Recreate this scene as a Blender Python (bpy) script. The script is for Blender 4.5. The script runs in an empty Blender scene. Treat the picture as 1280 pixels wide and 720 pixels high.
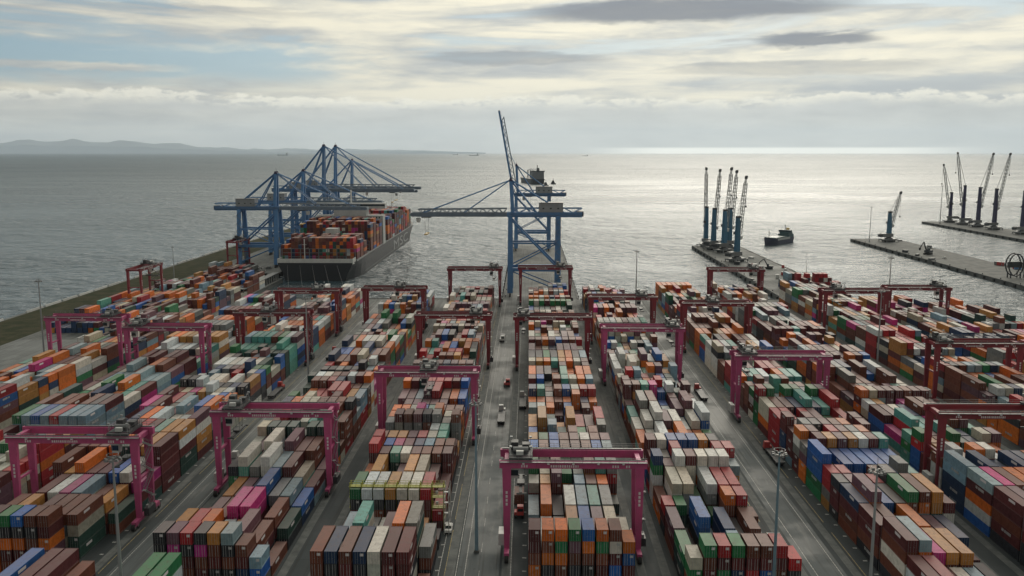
import bpy, bmesh, math, random
import numpy as np
from mathutils import Vector, Matrix

random.seed(7)
rng = np.random.default_rng(7)
scene = bpy.context.scene
C = scene.collection
R = math.radians

# ------------------------------------------------------------------ camera
CAM_H, FOC = 90.0, 1120.0            # metres above the yard, focal length in pixels of a 1280 px wide frame
VPX, VPY = 661.0, 189.0              # vanishing point of the container rows in that frame
pitch = math.atan((360 - VPY) / FOC)
yaw = math.atan((VPX - 640) / FOC * math.cos(pitch))
cam_d = bpy.data.cameras.new('camera')
cam = bpy.data.objects.new('camera', cam_d)
C.objects.link(cam)
cam.location = (0, 0, CAM_H)
cam.rotation_euler = (math.pi / 2 - pitch, 0, yaw)
cam_d.sensor_width = 36.0
cam_d.lens = 36.0 * FOC / 1280.0
cam_d.clip_start = 1.0
cam_d.clip_end = 200000.0
scene.camera = cam

# ------------------------------------------------------------------ light
SUN_AZ, SUN_EL = R(14.0), R(27.0)    # azimuth clockwise from +Y (out to sea)
sun_dir = Vector((math.sin(SUN_AZ) * math.cos(SUN_EL), math.cos(SUN_AZ) * math.cos(SUN_EL), math.sin(SUN_EL)))
sun_d = bpy.data.lights.new('sun', 'SUN')
sun_d.energy = 1.25
sun_d.angle = R(36.0)
sun_d.color = (1.0, 0.93, 0.80)
sun = bpy.data.objects.new('sun', sun_d)
C.objects.link(sun)
sun.location = (0, 0, 300)
sun.rotation_euler = sun_dir.to_track_quat('Z', 'Y').to_euler()

scene.view_settings.view_transform = 'Standard'
scene.view_settings.look = 'None'
scene.view_settings.gamma = 1.0
scene.view_settings.use_curve_mapping = False
scene.view_settings.exposure = 0.56
scene.render.engine = 'CYCLES'
scene.cycles.max_bounces = 6
scene.cycles.diffuse_bounces = 3
scene.cycles.glossy_bounces = 3
scene.cycles.volume_bounces = 1
scene.cycles.transparent_max_bounces = 8
scene.cycles.caustics_reflective = False
scene.cycles.caustics_refractive = False
scene.cycles.sample_clamp_indirect = 4.0

# ------------------------------------------------------------------ node expression helper
class E:
    """wraps a node socket so that shader maths can be written as expressions"""
    nt = None
    def __init__(s, sock): s.s = sock
    @staticmethod
    def put(inp, v):
        if isinstance(v, E): E.nt.links.new(v.s, inp)
        else: inp.default_value = v
    @staticmethod
    def m(op, *a, clamp=False):
        n = E.nt.nodes.new('ShaderNodeMath'); n.operation = op; n.use_clamp = clamp
        for i, v in enumerate(a): E.put(n.inputs[i], v)
        return E(n.outputs[0])
    def __add__(s, o): return E.m('ADD', s, o)
    __radd__ = __add__
    def __sub__(s, o): return E.m('SUBTRACT', s, o)
    def __rsub__(s, o): return E.m('SUBTRACT', o, s)
    def __mul__(s, o): return E.m('MULTIPLY', s, o)
    __rmul__ = __mul__
    def __truediv__(s, o): return E.m('DIVIDE', s, o)

def sstep(v, a, b, lo=0.0, hi=1.0):
    n = E.nt.nodes.new('ShaderNodeMapRange'); n.interpolation_type = 'SMOOTHSTEP'
    E.put(n.inputs[0], v)
    for i, k in enumerate((a, b, lo, hi)): E.put(n.inputs[1 + i], k)
    return E(n.outputs[0])
def cxyz(x, y, z):
    n = E.nt.nodes.new('ShaderNodeCombineXYZ')
    for i, v in enumerate((x, y, z)): E.put(n.inputs[i], v)
    return E(n.outputs[0])
def sxyz(v):
    n = E.nt.nodes.new('ShaderNodeSeparateXYZ'); E.put(n.inputs[0], v)
    return [E(o) for o in n.outputs]
def noise(vec, scale=1.0, detail=3.0, rough=0.5, dist=0.0, dim='3D'):
    n = E.nt.nodes.new('ShaderNodeTexNoise'); n.noise_dimensions = dim
    E.put(n.inputs['Vector'], vec)
    n.inputs['Scale'].default_value = scale; n.inputs['Detail'].default_value = detail
    n.inputs['Roughness'].default_value = rough; n.inputs['Distortion'].default_value = dist
    return E(n.outputs['Fac'])
def cmix(fac, a, b, mode='MIX'):
    n = E.nt.nodes.new('ShaderNodeMix'); n.data_type = 'RGBA'; n.blend_type = mode
    E.put(n.inputs[0], fac)
    for i, v in ((6, a), (7, b)):
        if isinstance(v, E): E.put(n.inputs[i], v)
        else: n.inputs[i].default_value = (v[0], v[1], v[2], 1)
    return E(n.outputs[2])
def vscale(col, f):
    n = E.nt.nodes.new('ShaderNodeVectorMath'); n.operation = 'SCALE'
    E.put(n.inputs[0], col); E.put(n.inputs['Scale'], f)
    return E(n.outputs[0])
def vmul(v, k):
    n = E.nt.nodes.new('ShaderNodeVectorMath'); n.operation = 'MULTIPLY'
    E.put(n.inputs[0], v); n.inputs[1].default_value = k
    return E(n.outputs[0])

# ------------------------------------------------------------------ sky: Nishita behind broken cloud sheets
world = bpy.data.worlds.new('World')
scene.world = world
world.use_nodes = True
E.nt = nt = world.node_tree
nt.nodes.clear()
sky = nt.nodes.new('ShaderNodeTexSky')
sky.sky_type = 'NISHITA'
sky.sun_disc = False
sky.sun_elevation = SUN_EL
sky.sun_rotation = SUN_AZ
sky.air_density = 1.0; sky.dust_density = 1.6; sky.ozone_density = 1.5
tc = nt.nodes.new('ShaderNodeTexCoord')
d = E(tc.outputs['Generated'])
dx, dy, dz = sxyz(d)
DEG = 57.29578
az = E.m('ARCTAN2', dx, dy) * DEG
el = E.m('ARCSINE', dz) * DEG
ela = E.m('MAXIMUM', el, 0.0)
inv = E.m('DIVIDE', 1.0, E.m('MAXIMUM', dz, 0.0) + 0.07)
lay = cxyz(dx * inv, dy * inv, 0.0)                       # cloud layer seen in perspective
streak = cxyz(az * 0.045, el * 0.42, 3.0)
n1 = noise(vmul(lay, (0.55, 0.9, 1)), 1.0, 6, 0.55, 0.3)
n2 = noise(streak, 1.0, 7, 0.58, 0.6)
n3 = noise(cxyz(az * 0.22, el * 1.3, 9.0), 1.0, 7, 0.6, 0.4)
n4 = noise(cxyz(az * 0.9, el * 2.6, 5.0), 1.0, 5, 0.62, 0.2)
ang = E.m('ARCCOSINE', E.m('MINIMUM', dx * sun_dir.x + dy * sun_dir.y + dz * sun_dir.z, 1.0)) * DEG
glow = E.m('EXPONENT', E.m('MULTIPLY', ang * ang, -1.0 / (2 * 38.0 ** 2)))
# thin altostratus
tex = n1 * 0.35 + n2 * 0.65
cl_col = cmix(sstep(tex + (n3 - 0.5) * 0.35, 0.36, 0.62), (3.2, 3.35, 3.35), (6.6, 6.15, 4.85))
cl_col = vscale(cl_col, 0.48 + glow * 0.62)
# blue gaps: low cover on the ship's side of the bay, thin slits elsewhere
side = sstep(az + (n3 - 0.5) * 14, -9.0, -16.0)
gap = sstep(E.m('ABSOLUTE', (el - 5.2) + (n3 - 0.5) * 2.0), 1.7, 0.5) * side
gap2 = sstep(n2, 0.47, 0.36) * 0.8 * sstep(el, 3.6, 5.0)
gap3 = sstep(E.m('ABSOLUTE', (el - 9.3) + (n2 - 0.5) * 2.5), 0.9, 0.2) * sstep(az, -20.0, -27.0)
streakw = sstep(E.m('ABSOLUTE', (el - 4.75) + (n4 - 0.5) * 0.5), 0.32, 0.1) * sstep(az, -19.0, -24.0)
cover = 1.0 - E.m('MAXIMUM', E.m('MAXIMUM', gap * 0.95, gap2), gap3 * 0.8)
cover = E.m('MAXIMUM', cover, streakw * 0.9)
blue = vscale(cmix(0.85, E(sky.outputs[0]), (1.35, 2.35, 3.0)), 0.62 + glow * 0.55)
col = cmix(cover, blue, cl_col)
# dark lenticular patches high over the bay
def lens(az0, el0, wa, we, amp):
    q = ((az - az0) / wa); r_ = ((el - el0) + (n3 - 0.5) * 1.1 + (n4 - 0.5) * 0.3) / we
    return sstep(q * q + r_ * r_, 1.0, 0.25) * amp
dark = lens(9.5, 8.4, 12.0, 0.8, 0.9)
for a in ((17.2, 6.5, 4.3, 0.5, 0.9), (-0.8, 5.7, 7.0, 0.5, 0.5), (16.0, 4.9, 9.5, 0.5, 0.4), (-20.0, 8.1, 9.0, 0.35, 0.25)):
    dark = E.m('MAXIMUM', dark, lens(*a))
col = cmix(dark, col, (1.45, 1.55, 1.75))
# cumulus bank on the horizon with a lit upper rim
puff = noise(cxyz(az * 0.55, el * 0.9, 2.0), 1.0, 6, 0.62, 0.3)
top = 3.25 + (noise(cxyz(az * 0.10, 1.7, 0.0), 1.0, 4, 0.6) - 0.5) * 1.3 + (puff - 0.5) * 1.5 + (n4 - 0.5) * 0.4
below = sstep(el - top, 0.12, -0.12)
rim = sstep(top - el, 0.85, 0.05) * sstep(n4 + puff, 0.78, 1.05)
bank = cmix(sstep(el, 0.2, 3.2), (4.75, 4.65, 4.15), (4.2, 4.25, 4.0))
bank = vscale(bank, 0.60 + glow * 0.46 + (n3 - 0.5) * 0.45 + (n2 - 0.5) * 0.45 + (puff - 0.5) * 0.25)
bank = cmix(rim * 0.9, bank, (6.7, 6.4, 5.3))
bank_amt = below * (0.92 - sstep(az, -12, -30) * 0.25)
col = cmix(bank_amt, col, bank)
# bright slot between the bank and the sea, under the sun
slot = sstep(el, 0.30, 0.14) * sstep(E.m('ABSOLUTE', az - 15.0), 13.0, 6.0)
col = cmix(slot * 0.9, col, (10.5, 10.2, 8.8))
bg = nt.nodes.new('ShaderNodeBackground')
bg.inputs['Strength'].default_value = 0.112
E.put(bg.inputs['Color'], col)
wo = nt.nodes.new('ShaderNodeOutputWorld')
nt.links.new(bg.outputs[0], wo.inputs['Surface'])

# ------------------------------------------------------------------ materials
def material(name):
    m = bpy.data.materials.new(name); m.use_nodes = True
    E.nt = m.node_tree
    p = m.node_tree.nodes['Principled BSDF']
    return m, p
def coord(kind='Object'):
    n = E.nt.nodes.new('ShaderNodeTexCoord'); return E(n.outputs[kind])
def geom(kind):
    n = E.nt.nodes.new('ShaderNodeNewGeometry'); return E(n.outputs[kind])
def bump(p, h, strength, dist=0.1):
    n = E.nt.nodes.new('ShaderNodeBump'); n.inputs['Strength'].default_value = strength
    n.inputs['Distance'].default_value = dist
    E.put(n.inputs['Height'], h); E.nt.links.new(n.outputs[0], p.inputs['Normal'])
def steel(name, col, rough=0.5, wear=0.35, metal=0.0):
    m, p = material(name)
    co = geom('Position')
    a = noise(co, 0.35, 5, 0.6); b = noise(vmul(co, (2.2, 2.2, 0.35)), 1.0, 4, 0.6)
    c = cmix(sstep(a, 0.35, 0.7) * wear, col, [v * 0.55 + 0.02 for v in col])
    c = cmix(sstep(b, 0.6, 0.75) * wear * 0.8, c, (0.09, 0.06, 0.045))
    oi = E.nt.nodes.new('ShaderNodeObjectInfo'); c = vscale(c, 0.84 + E(oi.outputs['Random']) * 0.28)
    E.put(p.inputs['Base Color'], c)
    E.put(p.inputs['Roughness'], rough + (a - 0.5) * 0.3)
    p.inputs['Metallic'].default_value = metal
    return m
def glass(name):
    m, p = material(name)
    p.inputs['Base Color'].default_value = (0.02, 0.03, 0.035, 1); p.inputs['Roughness'].default_value = 0.08
    return m

M = {}
M['magenta'] = steel('magenta_crane_paint', (0.42, 0.062, 0.18), 0.55, 0.5)
M['maroon'] = steel('dark_red_crane_paint', (0.21, 0.016, 0.028), 0.55, 0.5)
M['blue'] = steel('blue_crane_paint', (0.060, 0.185, 0.40), 0.5, 0.45)
M['harbour_blue'] = steel('harbour_crane_blue', (0.035, 0.13, 0.22), 0.5, 0.35)
M['navy'] = steel('navy_crane_paint', (0.025, 0.022, 0.075), 0.5, 0.3)
M['boom_grey'] = steel('pale_boom_paint', (0.29, 0.30, 0.30), 0.5, 0.3)
M['white'] = steel('white_paint', (0.62, 0.62, 0.60), 0.5, 0.35)
M['offwhite'] = steel('off_white_paint', (0.50, 0.51, 0.50), 0.5, 0.4)
M['dark'] = steel('dark_machinery', (0.035, 0.037, 0.042), 0.55, 0.3)
M['grey'] = steel('grey_steel', (0.16, 0.165, 0.17), 0.5, 0.35)
M['midgrey'] = steel('machinery_house_grey', (0.26, 0.28, 0.30), 0.55, 0.45)
M['galv'] = steel('galvanised_steel', (0.34, 0.36, 0.37), 0.45, 0.25, 0.3)
M['bluegalv'] = steel('blue_grey_mast', (0.16, 0.25, 0.31), 0.5, 0.3)
M['yellow'] = steel('yellow_rack_paint', (0.34, 0.34, 0.04), 0.55, 0.5)
M['yellow_spreader'] = steel('spreader_yellow', (0.45, 0.28, 0.03), 0.5, 0.5)
M['red'] = steel('red_paint', (0.40, 0.03, 0.025), 0.5, 0.35)
M['hull'] = steel('hull_black', (0.010, 0.012, 0.015), 0.55, 0.3)
M['hull_navy'] = steel('hull_navy', (0.045, 0.050, 0.085), 0.5, 0.4)
M['hull_green'] = steel('hull_green', (0.05, 0.10, 0.11), 0.45, 0.3)
M['boot'] = steel('hull_boot_top', (0.12, 0.03, 0.025), 0.5, 0.5)
M['rubber'] = steel('tyre_rubber', (0.018, 0.018, 0.018), 0.8, 0.1)
M['glass'] = glass('window_glass')
mm, pp = material('lamp_lens'); pp.inputs['Base Color'].default_value = (0.75, 0.77, 0.78, 1); pp.inputs['Roughness'].default_value = 0.15; M['lens'] = mm
mm, pp = material('white_marking')
w_ = noise(geom('Position'), 2.5, 5, 0.65)
E.put(pp.inputs['Base Color'], cmix(sstep(w_, 0.36, 0.6) * 0.85, (0.50, 0.50, 0.48), (0.085, 0.09, 0.09))); pp.inputs['Roughness'].default_value = 0.7
M['mark'] = mm
mm, pp = material('yellow_marking')
w_ = noise(geom('Position'), 2.5, 5, 0.65)
E.put(pp.inputs['Base Color'], cmix(sstep(w_, 0.36, 0.6) * 0.85, (0.36, 0.27, 0.06), (0.085, 0.09, 0.09))); pp.inputs['Roughness'].default_value = 0.7
M['ymark'] = mm
mm, pp = material('crane_lettering'); pp.inputs['Base Color'].default_value = (0.60, 0.57, 0.58, 1); pp.inputs['Roughness'].default_value = 0.5; M['letter'] = mm

def container_paint(name, per_face):
    m, p = material(name)
    if per_face:
        n = E.nt.nodes.new('ShaderNodeAttribute'); n.attribute_name = 'Col'; base = E(n.outputs['Color'])
        n = E.nt.nodes.new('ShaderNodeAttribute'); n.attribute_name = 'Rnd'; rnd = E(n.outputs['Fac'])
    else:
        n = E.nt.nodes.new('ShaderNodeObjectInfo'); base = E(n.outputs['Color']); rnd = E(n.outputs['Alpha'])
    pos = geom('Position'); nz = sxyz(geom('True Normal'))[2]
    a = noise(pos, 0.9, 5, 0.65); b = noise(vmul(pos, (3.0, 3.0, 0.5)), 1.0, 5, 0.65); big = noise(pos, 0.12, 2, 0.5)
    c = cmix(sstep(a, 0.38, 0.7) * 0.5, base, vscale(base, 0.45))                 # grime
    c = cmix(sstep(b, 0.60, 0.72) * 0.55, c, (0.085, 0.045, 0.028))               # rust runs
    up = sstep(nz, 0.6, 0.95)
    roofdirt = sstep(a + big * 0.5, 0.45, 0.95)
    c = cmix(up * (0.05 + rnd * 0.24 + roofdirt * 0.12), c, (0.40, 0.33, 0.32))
    c = cmix(up * sstep(noise(vmul(pos, (1.6, 0.7, 1)), 1.0, 5, 0.65), 0.56, 0.70) * 0.6, c, (0.10, 0.055, 0.036))   # settled dust and chalked paint on the roof
    E.put(p.inputs['Base Color'], c)
    E.put(p.inputs['Roughness'], 0.62 + (a - 0.5) * 0.3)
    p.inputs['Specular IOR Level'].default_value = 0.3
    return m
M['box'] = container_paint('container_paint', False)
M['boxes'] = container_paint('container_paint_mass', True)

# ground materials
m, p = material('yard_paving')
pos = geom('Position'); px_, py_, pz_ = sxyz(pos)
a = noise(pos, 0.035, 5, 0.6); b = noise(vmul(pos, (1, 0.25, 1)), 0.25, 6, 0.65); f_ = noise(pos, 1.8, 4, 0.6)
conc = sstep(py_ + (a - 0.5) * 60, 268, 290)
br = E.nt.nodes.new('ShaderNodeTexBrick'); br.offset = 0.0
E.put(br.inputs['Vector'], pos); br.inputs['Scale'].default_value = 1.0
br.inputs['Brick Width'].default_value = 6.0; br.inputs['Row Height'].default_value = 7.5
br.inputs['Mortar Size'].default_value = 0.07; br.inputs['Color1'].default_value = (1, 1, 1, 1)
br.inputs['Color2'].default_value = (0.80, 0.80, 0.80, 1); br.inputs['Mortar'].default_value = (0.45, 0.45, 0.45, 1)
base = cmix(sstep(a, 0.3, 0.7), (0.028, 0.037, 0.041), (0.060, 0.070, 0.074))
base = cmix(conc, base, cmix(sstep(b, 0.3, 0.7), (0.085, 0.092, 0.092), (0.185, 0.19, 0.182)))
base = cmix(0.65, base, cmix(1.0, base, E(br.outputs['Color']), 'MULTIPLY'))
base = cmix(sstep(b, 0.55, 0.75) * 0.55, base, (0.055, 0.057, 0.058))           # oil and tyre stains
tt = noise(vmul(pos, (1.3, 0.012, 1)), 1.0, 3, 0.6)
base = cmix(sstep(tt, 0.52, 0.66) * 0.6, base, (0.035, 0.037, 0.038))
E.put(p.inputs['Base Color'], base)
E.put(p.inputs['Roughness'], sstep(a + b * 0.6, 0.55, 1.0, 0.62, 0.9))
bump(p, f_, 0.25, 0.03); p.inputs['Specular IOR Level'].default_value = 0.2
M['yard'] = m
m, p = material('road_asphalt')
pos = geom('Position'); a = noise(pos, 0.05, 5, 0.6); b = noise(vmul(pos, (1.0, 0.12, 1)), 0.5, 6, 0.65)
base = cmix(sstep(a, 0.35, 0.65), (0.050, 0.063, 0.068), (0.098, 0.112, 0.117))
base = cmix(sstep(b, 0.52, 0.7) * 0.5, base, (0.21, 0.21, 0.20))
br = E.nt.nodes.new('ShaderNodeTexBrick'); br.offset = 0.0
E.put(br.inputs['Vector'], pos); br.inputs['Scale'].default_value = 1.0
br.inputs['Brick Width'].default_value = 4.2; br.inputs['Row Height'].default_value = 9.0; br.inputs['Mortar Size'].default_value = 0.06
br.inputs['Color1'].default_value = (1, 1, 1, 1); br.inputs['Color2'].default_value = (0.62, 0.63, 0.64, 1); br.inputs['Mortar'].default_value = (0.4, 0.4, 0.4, 1)
far_ = sstep(sxyz(pos)[1], 262, 285)
base = cmix(far_ * 0.8, base, (0.17, 0.178, 0.175))
base = cmix(0.25 + far_ * 0.5, base, cmix(1.0, base, E(br.outputs['Color']), 'MULTIPLY'))
tt = noise(vmul(pos, (1.3, 0.012, 1)), 1.0, 3, 0.6)
base = cmix(sstep(tt, 0.52, 0.66) * 0.5, base, (0.035, 0.037, 0.038))
st_ = noise(pos, 0.22, 5, 0.7); base = cmix(sstep(st_, 0.6, 0.7) * 0.6, base, (0.03, 0.031, 0.032))
E.put(p.inputs['Base Color'], base); E.put(p.inputs['Roughness'], sstep(a, 0.4, 0.62, 0.58, 0.85)); p.inputs['Specular IOR Level'].default_value = 0.3
M['road'] = m
m, p = material('runway_concrete')
pos = geom('Position'); a = noise(pos, 0.3, 6, 0.65); b = noise(vmul(pos, (1.5, 0.08, 1)), 1.0, 5, 0.6)
base = cmix(sstep(a, 0.3, 0.7), (0.075, 0.084, 0.085), (0.14, 0.148, 0.144))
base = cmix(sstep(b, 0.5, 0.72) * 0.6, base, (0.07, 0.07, 0.07))
E.put(p.inputs['Base Color'], base); p.inputs['Roughness'].default_value = 0.8; p.inputs['Specular IOR Level'].default_value = 0.2
M['runway'] = m
m, p = material('quay_concrete')
pos = geom('Position'); a = noise(pos, 0.12, 6, 0.65); b = noise(vmul(pos, (1, 1, 0.3)), 0.8, 5, 0.6)
base = cmix(sstep(a, 0.3, 0.7), (0.075, 0.08, 0.08), (0.16, 0.162, 0.155))
base = cmix(sstep(b, 0.5, 0.7) * 0.5, base, (0.06, 0.062, 0.06))
E.put(p.inputs['Base Color'], base); p.inputs['Roughness'].default_value = 0.8; p.inputs['Specular IOR Level'].default_value = 0.2
M['quay'] = m
m, p = material('weedy_grass')
pos = geom('Position'); a = noise(pos, 0.12, 6, 0.65); b = noise(pos, 0.9, 4, 0.6)
base = cmix(sstep(a, 0.35, 0.65), (0.028, 0.036, 0.018), (0.060, 0.055, 0.034))
base = cmix(sstep(b, 0.6, 0.75) * 0.6, base, (0.09, 0.08, 0.055))
E.put(p.inputs['Base Color'], base); p.inputs['Roughness'].default_value = 0.95; p.inputs['Specular IOR Level'].default_value = 0.05; bump(p, b, 0.6, 0.4)
M['grass'] = m
m, p = material('far_hills')
pos = geom('Position'); a = noise(pos, 0.0006, 5, 0.6)
E.put(p.inputs['Base Color'], cmix(a, (0.045, 0.06, 0.045), (0.12, 0.115, 0.09))); p.inputs['Roughness'].default_value = 0.9
M['hills'] = m
# sea: choppy water, reflecting the sky
m, p = material('sea_water')
pos = geom('Position')
p.inputs['Base Color'].default_value = (0.032, 0.060, 0.074, 1)
p.inputs['Specular Tint'].default_value = (0.78, 0.86, 1.0, 1); rgh = sstep(sxyz(pos)[1], 500, 5000, 0.24, 0.42); gust = noise(vmul(pos, (0.0016, 0.0035, 1)), 1.0, 4, 0.6, 0.6); E.put(p.inputs['Roughness'], rgh + (gust - 0.5) * sstep(sxyz(pos)[1], 900, 3500, 0.18, 0.05))
p.inputs['IOR'].default_value = 1.33
E.put(p.inputs['Specular IOR Level'], sstep(sxyz(pos)[1], 1200, 14000, 0.5, 0.26))     # unresolved waves face the viewer and mirror less
s1 = noise(vmul(pos, (0.034, 0.030, 1)), 1.0, 2, 0.5, 0.5)
s2 = noise(vmul(pos, (0.10, 0.095, 1)), 1.0, 5, 0.62, 0.3)
s3 = noise(vmul(pos, (0.006, 0.003, 1)), 1.0, 3, 0.5)
h = (s1 * 1.5 + s2 * 1.3) * sstep(gust, 0.35, 0.62, 0.65, 1.25)
bump(p, h, 1.0, 6.5)
M['sea'] = m

# ------------------------------------------------------------------ mesh helpers
class MB:
    """collects boxes, beams and tubes; build() links them as one mesh object"""
    def __init__(s): s.v = []; s.f = []
    def add(s, vs, fs):
        o = len(s.v); s.v += [tuple(v) for v in vs]; s.f += [tuple(i + o for i in f) for f in fs]; return s
    def box(s, x0, x1, y0, y1, z0, z1):
        return s.add([(x, y, z) for z in (z0, z1) for y in (y0, y1) for x in (x0, x1)],
                     [(0, 2, 3, 1), (4, 5, 7, 6), (0, 1, 5, 4), (2, 6, 7, 3), (0, 4, 6, 2), (1, 3, 7, 5)])
    def taper(s, c0, w0, d0, c1, w1, d1):
        """box whose base (centre c0, w0 x d0) and top (centre c1, w1 x d1) differ"""
        vs = []
        for c, w, d_ in ((c0, w0, d0), (c1, w1, d1)):
            vs += [(c[0] + i * w / 2, c[1] + j * d_ / 2, c[2]) for j in (-1, 1) for i in (-1, 1)]
        return s.add(vs, [(0, 2, 3, 1), (4, 5, 7, 6), (0, 1, 5, 4), (2, 6, 7, 3), (0, 4, 6, 2), (1, 3, 7, 5)])
    def beam(s, a, b, w, h=None, n=4):
        """bar from a to b: n=4 gives a rectangular section w x h, more a round one of diameter w"""
        h = h or w
        a, b = Vector(a), Vector(b); t = (b - a).normalized()
        up = Vector((0, 0, 1)) if abs(t.z) < 0.95 else Vector((0, 1, 0))
        u = t.cross(up).normalized(); k = u.cross(t)
        prof = [(-.5, -.5), (.5, -.5), (.5, .5), (-.5, .5)] if n == 4 else \
               [(.5 * math.cos(2 * math.pi * i / n), .5 * math.sin(2 * math.pi * i / n)) for i in range(n)]
        vs = [p_ + u * (x * w) + k * (y * h) for p_ in (a, b) for x, y in prof]
        fs = [(i, (i + 1) % n, n + (i + 1) % n, n + i) for i in range(n)] + [tuple(range(n - 1, -1, -1)), tuple(range(n, 2 * n))]
        return s.add(vs, fs)
    def cone(s, a, b, r0, r1, n=8):
        a, b = Vector(a), Vector(b); t = (b - a).normalized()
        up = Vector((0, 0, 1)) if abs(t.z) < 0.95 else Vector((0, 1, 0))
        u = t.cross(up).normalized(); k = u.cross(t)
        cs = [(math.cos(2 * math.pi * i / n), math.sin(2 * math.pi * i / n)) for i in range(n)]
        vs = [p_ + u * (x * r) + k * (y * r) for p_, r in ((a, r0), (b, r1)) for x, y in cs]
        fs = [(i, (i + 1) % n, n + (i + 1) % n, n + i) for i in range(n)] + [tuple(range(n - 1, -1, -1)), tuple(range(n, 2 * n))]
        return s.add(vs, fs)
    def prism(s, pts, z0, z1):
        n = len(pts)
        return s.add([(x, y, z0) for x, y in pts] + [(x, y, z1) for x, y in pts],
                     [(i, (i + 1) % n, n + (i + 1) % n, n + i) for i in range(n)] + [tuple(range(n - 1, -1, -1)), tuple(range(n, 2 * n))])
    def truss(s, a, b, w, h, bays, ch, br):
        """lattice girder from a to b: four chords and zig-zag braces"""
        a, b = Vector(a), Vector(b); t = (b - a).normalized()
        up = Vector((0, 0, 1)) if abs(t.z) < 0.95 else Vector((0, 1, 0))
        u = t.cross(up).normalized(); k = u.cross(t)
        co = [(-.5, -.5), (.5, -.5), (.5, .5), (-.5, .5)]
        P_ = lambda i, q: a + (b - a) * (i / bays) + u * (co[q][0] * w) + k * (co[q][1] * h)
        for q in range(4): s.beam(P_(0, q), P_(bays, q), ch)
        for i in range(bays):
            for q in range(4):
                q2 = (q + 1) % 4
                s.beam(P_(i, q if i % 2 else q2), P_(i + 1, q2 if i % 2 else q), br)
        return s
    def mesh(s, name, mat):
        me = bpy.data.meshes.new(name); me.from_pydata(s.v, [], s.f)
        bm = bmesh.new(); bm.from_mesh(me); bmesh.ops.recalc_face_normals(bm, faces=bm.faces); bm.to_mesh(me); bm.free()
        if mat: me.materials.append(mat)
        return me
    def build(s, name, mat, parent=None, loc=None):
        o = bpy.data.objects.new(name, s.mesh(name, mat)); C.objects.link(o)
        if parent: o.parent = parent
        if loc: o.location = loc
        return o

def tag(o, label=None, cat=None, group=None, kind=None):
    for k, v in (('label', label), ('category', cat), ('group', group), ('kind', kind)):
        if v: o[k] = v
    return o
def empty(name, loc=(0, 0, 0), rz=0.0):
    o = bpy.data.objects.new(name, None); C.objects.link(o); o.empty_display_size = 0.5
    o.location = loc; o.rotation_euler = (0, 0, rz); return o
def copy_tree(o, parent=None):
    c = o.copy(); C.objects.link(c); c.parent = parent
    for ch in list(o.children): copy_tree(ch, c)
    return c
def letters(name, text, size, mat, parent, loc, rot, sx=1.0, depth=0.03):
    cu = bpy.data.curves.new(name, 'FONT'); cu.body = text; cu.size = size; cu.extrude = depth
    cu.align_x = 'CENTER'; cu.align_y = 'CENTER'; cu.resolution_u = 3
    t = bpy.data.objects.new(name, cu); C.objects.link(t)
    dg = bpy.context.evaluated_depsgraph_get(); dg.update()
    me = bpy.data.meshes.new_from_object(t.evaluated_get(dg)); bpy.data.objects.remove(t)
    me.materials.clear(); me.materials.append(mat)
    o = bpy.data.objects.new(name, me); C.objects.link(o)
    o.parent = parent; o.location = loc; o.rotation_euler = rot; o.scale = (sx, 1, 1); return o

# ------------------------------------------------------------------ setting
SEA = -3.0
me = bpy.data.meshes.new('sea')
me.from_pydata([(-34000, -200, SEA), (34000, -200, SEA), (34000, 34600, SEA), (-34000, 34600, SEA)], [], [(0, 1, 2, 3)])   # ends where the earth's curve hides it
me.materials.append(M['sea'])
sea = bpy.data.objects.new('sea', me); C.objects.link(sea); tag(sea, kind='structure')

def slab(name, pts, z1, mat, z0=SEA - 4, kind='structure'):
    o = MB().prism(pts, z0, z1).build(name, mat); tag(o, kind=kind); return o
XL, XR, YQ = -284.0, 243.0, 545.0        # sea wall, right edge of the terminal, basin head
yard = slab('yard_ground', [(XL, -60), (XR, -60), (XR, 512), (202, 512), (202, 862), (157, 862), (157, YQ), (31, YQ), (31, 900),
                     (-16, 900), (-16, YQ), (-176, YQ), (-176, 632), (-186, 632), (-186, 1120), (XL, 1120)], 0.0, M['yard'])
slab('jetty_ground', [(335, 250), (381, 250), (381, 936), (335, 936)], 0.0, M['quay'])
slab('jetty_ground', [(510, 600), (561, 600), (561, 1172), (510, 1172)], 0.0, M['quay'])
# darker quay faces carry rubber fenders
def sheet(name, x0, x1, y0, y1, z, mat, parent=None):
    me = bpy.data.meshes.new(name); me.from_pydata([(x0, y0, z), (x1, y0, z), (x1, y1, z), (x0, y1, z)], [], [(0, 1, 2, 3)])
    me.materials.append(mat); o = bpy.data.objects.new(name, me); C.objects.link(o)
    if parent: o.parent = parent
    else: tag(o, kind='structure')
    return o
def coping(name, pts, w=1.0, hh=0.28, parent=yard):
    b = MB()
    for (x0, y0), (x1, y1) in zip(pts, pts[1:]): b.beam((x0, y0, hh / 2), (x1, y1, hh / 2), w, hh)
    return b.build(name, M['quay'], parent)
for pts in ([(XR - .6, -60), (XR - .6, 511.4), (202.6, 511.4)], [(201.4, 513), (201.4, 861.4), (157.6, 861.4), (157.6, YQ + 1)],
            [(156, YQ - .6), (32, YQ - .6)], [(30.4, YQ), (30.4, 899.4), (-15.4, 899.4), (-15.4, YQ)], [(-17, YQ - .6), (-176, YQ - .6)],
            [(-186.6, 633), (-186.6, 1119)]):
    coping('quay_coping', pts)
fen = MB().box(-.45, .45, -.9, .9, -2.6, -.3).mesh('fender', M['rubber'])
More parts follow.
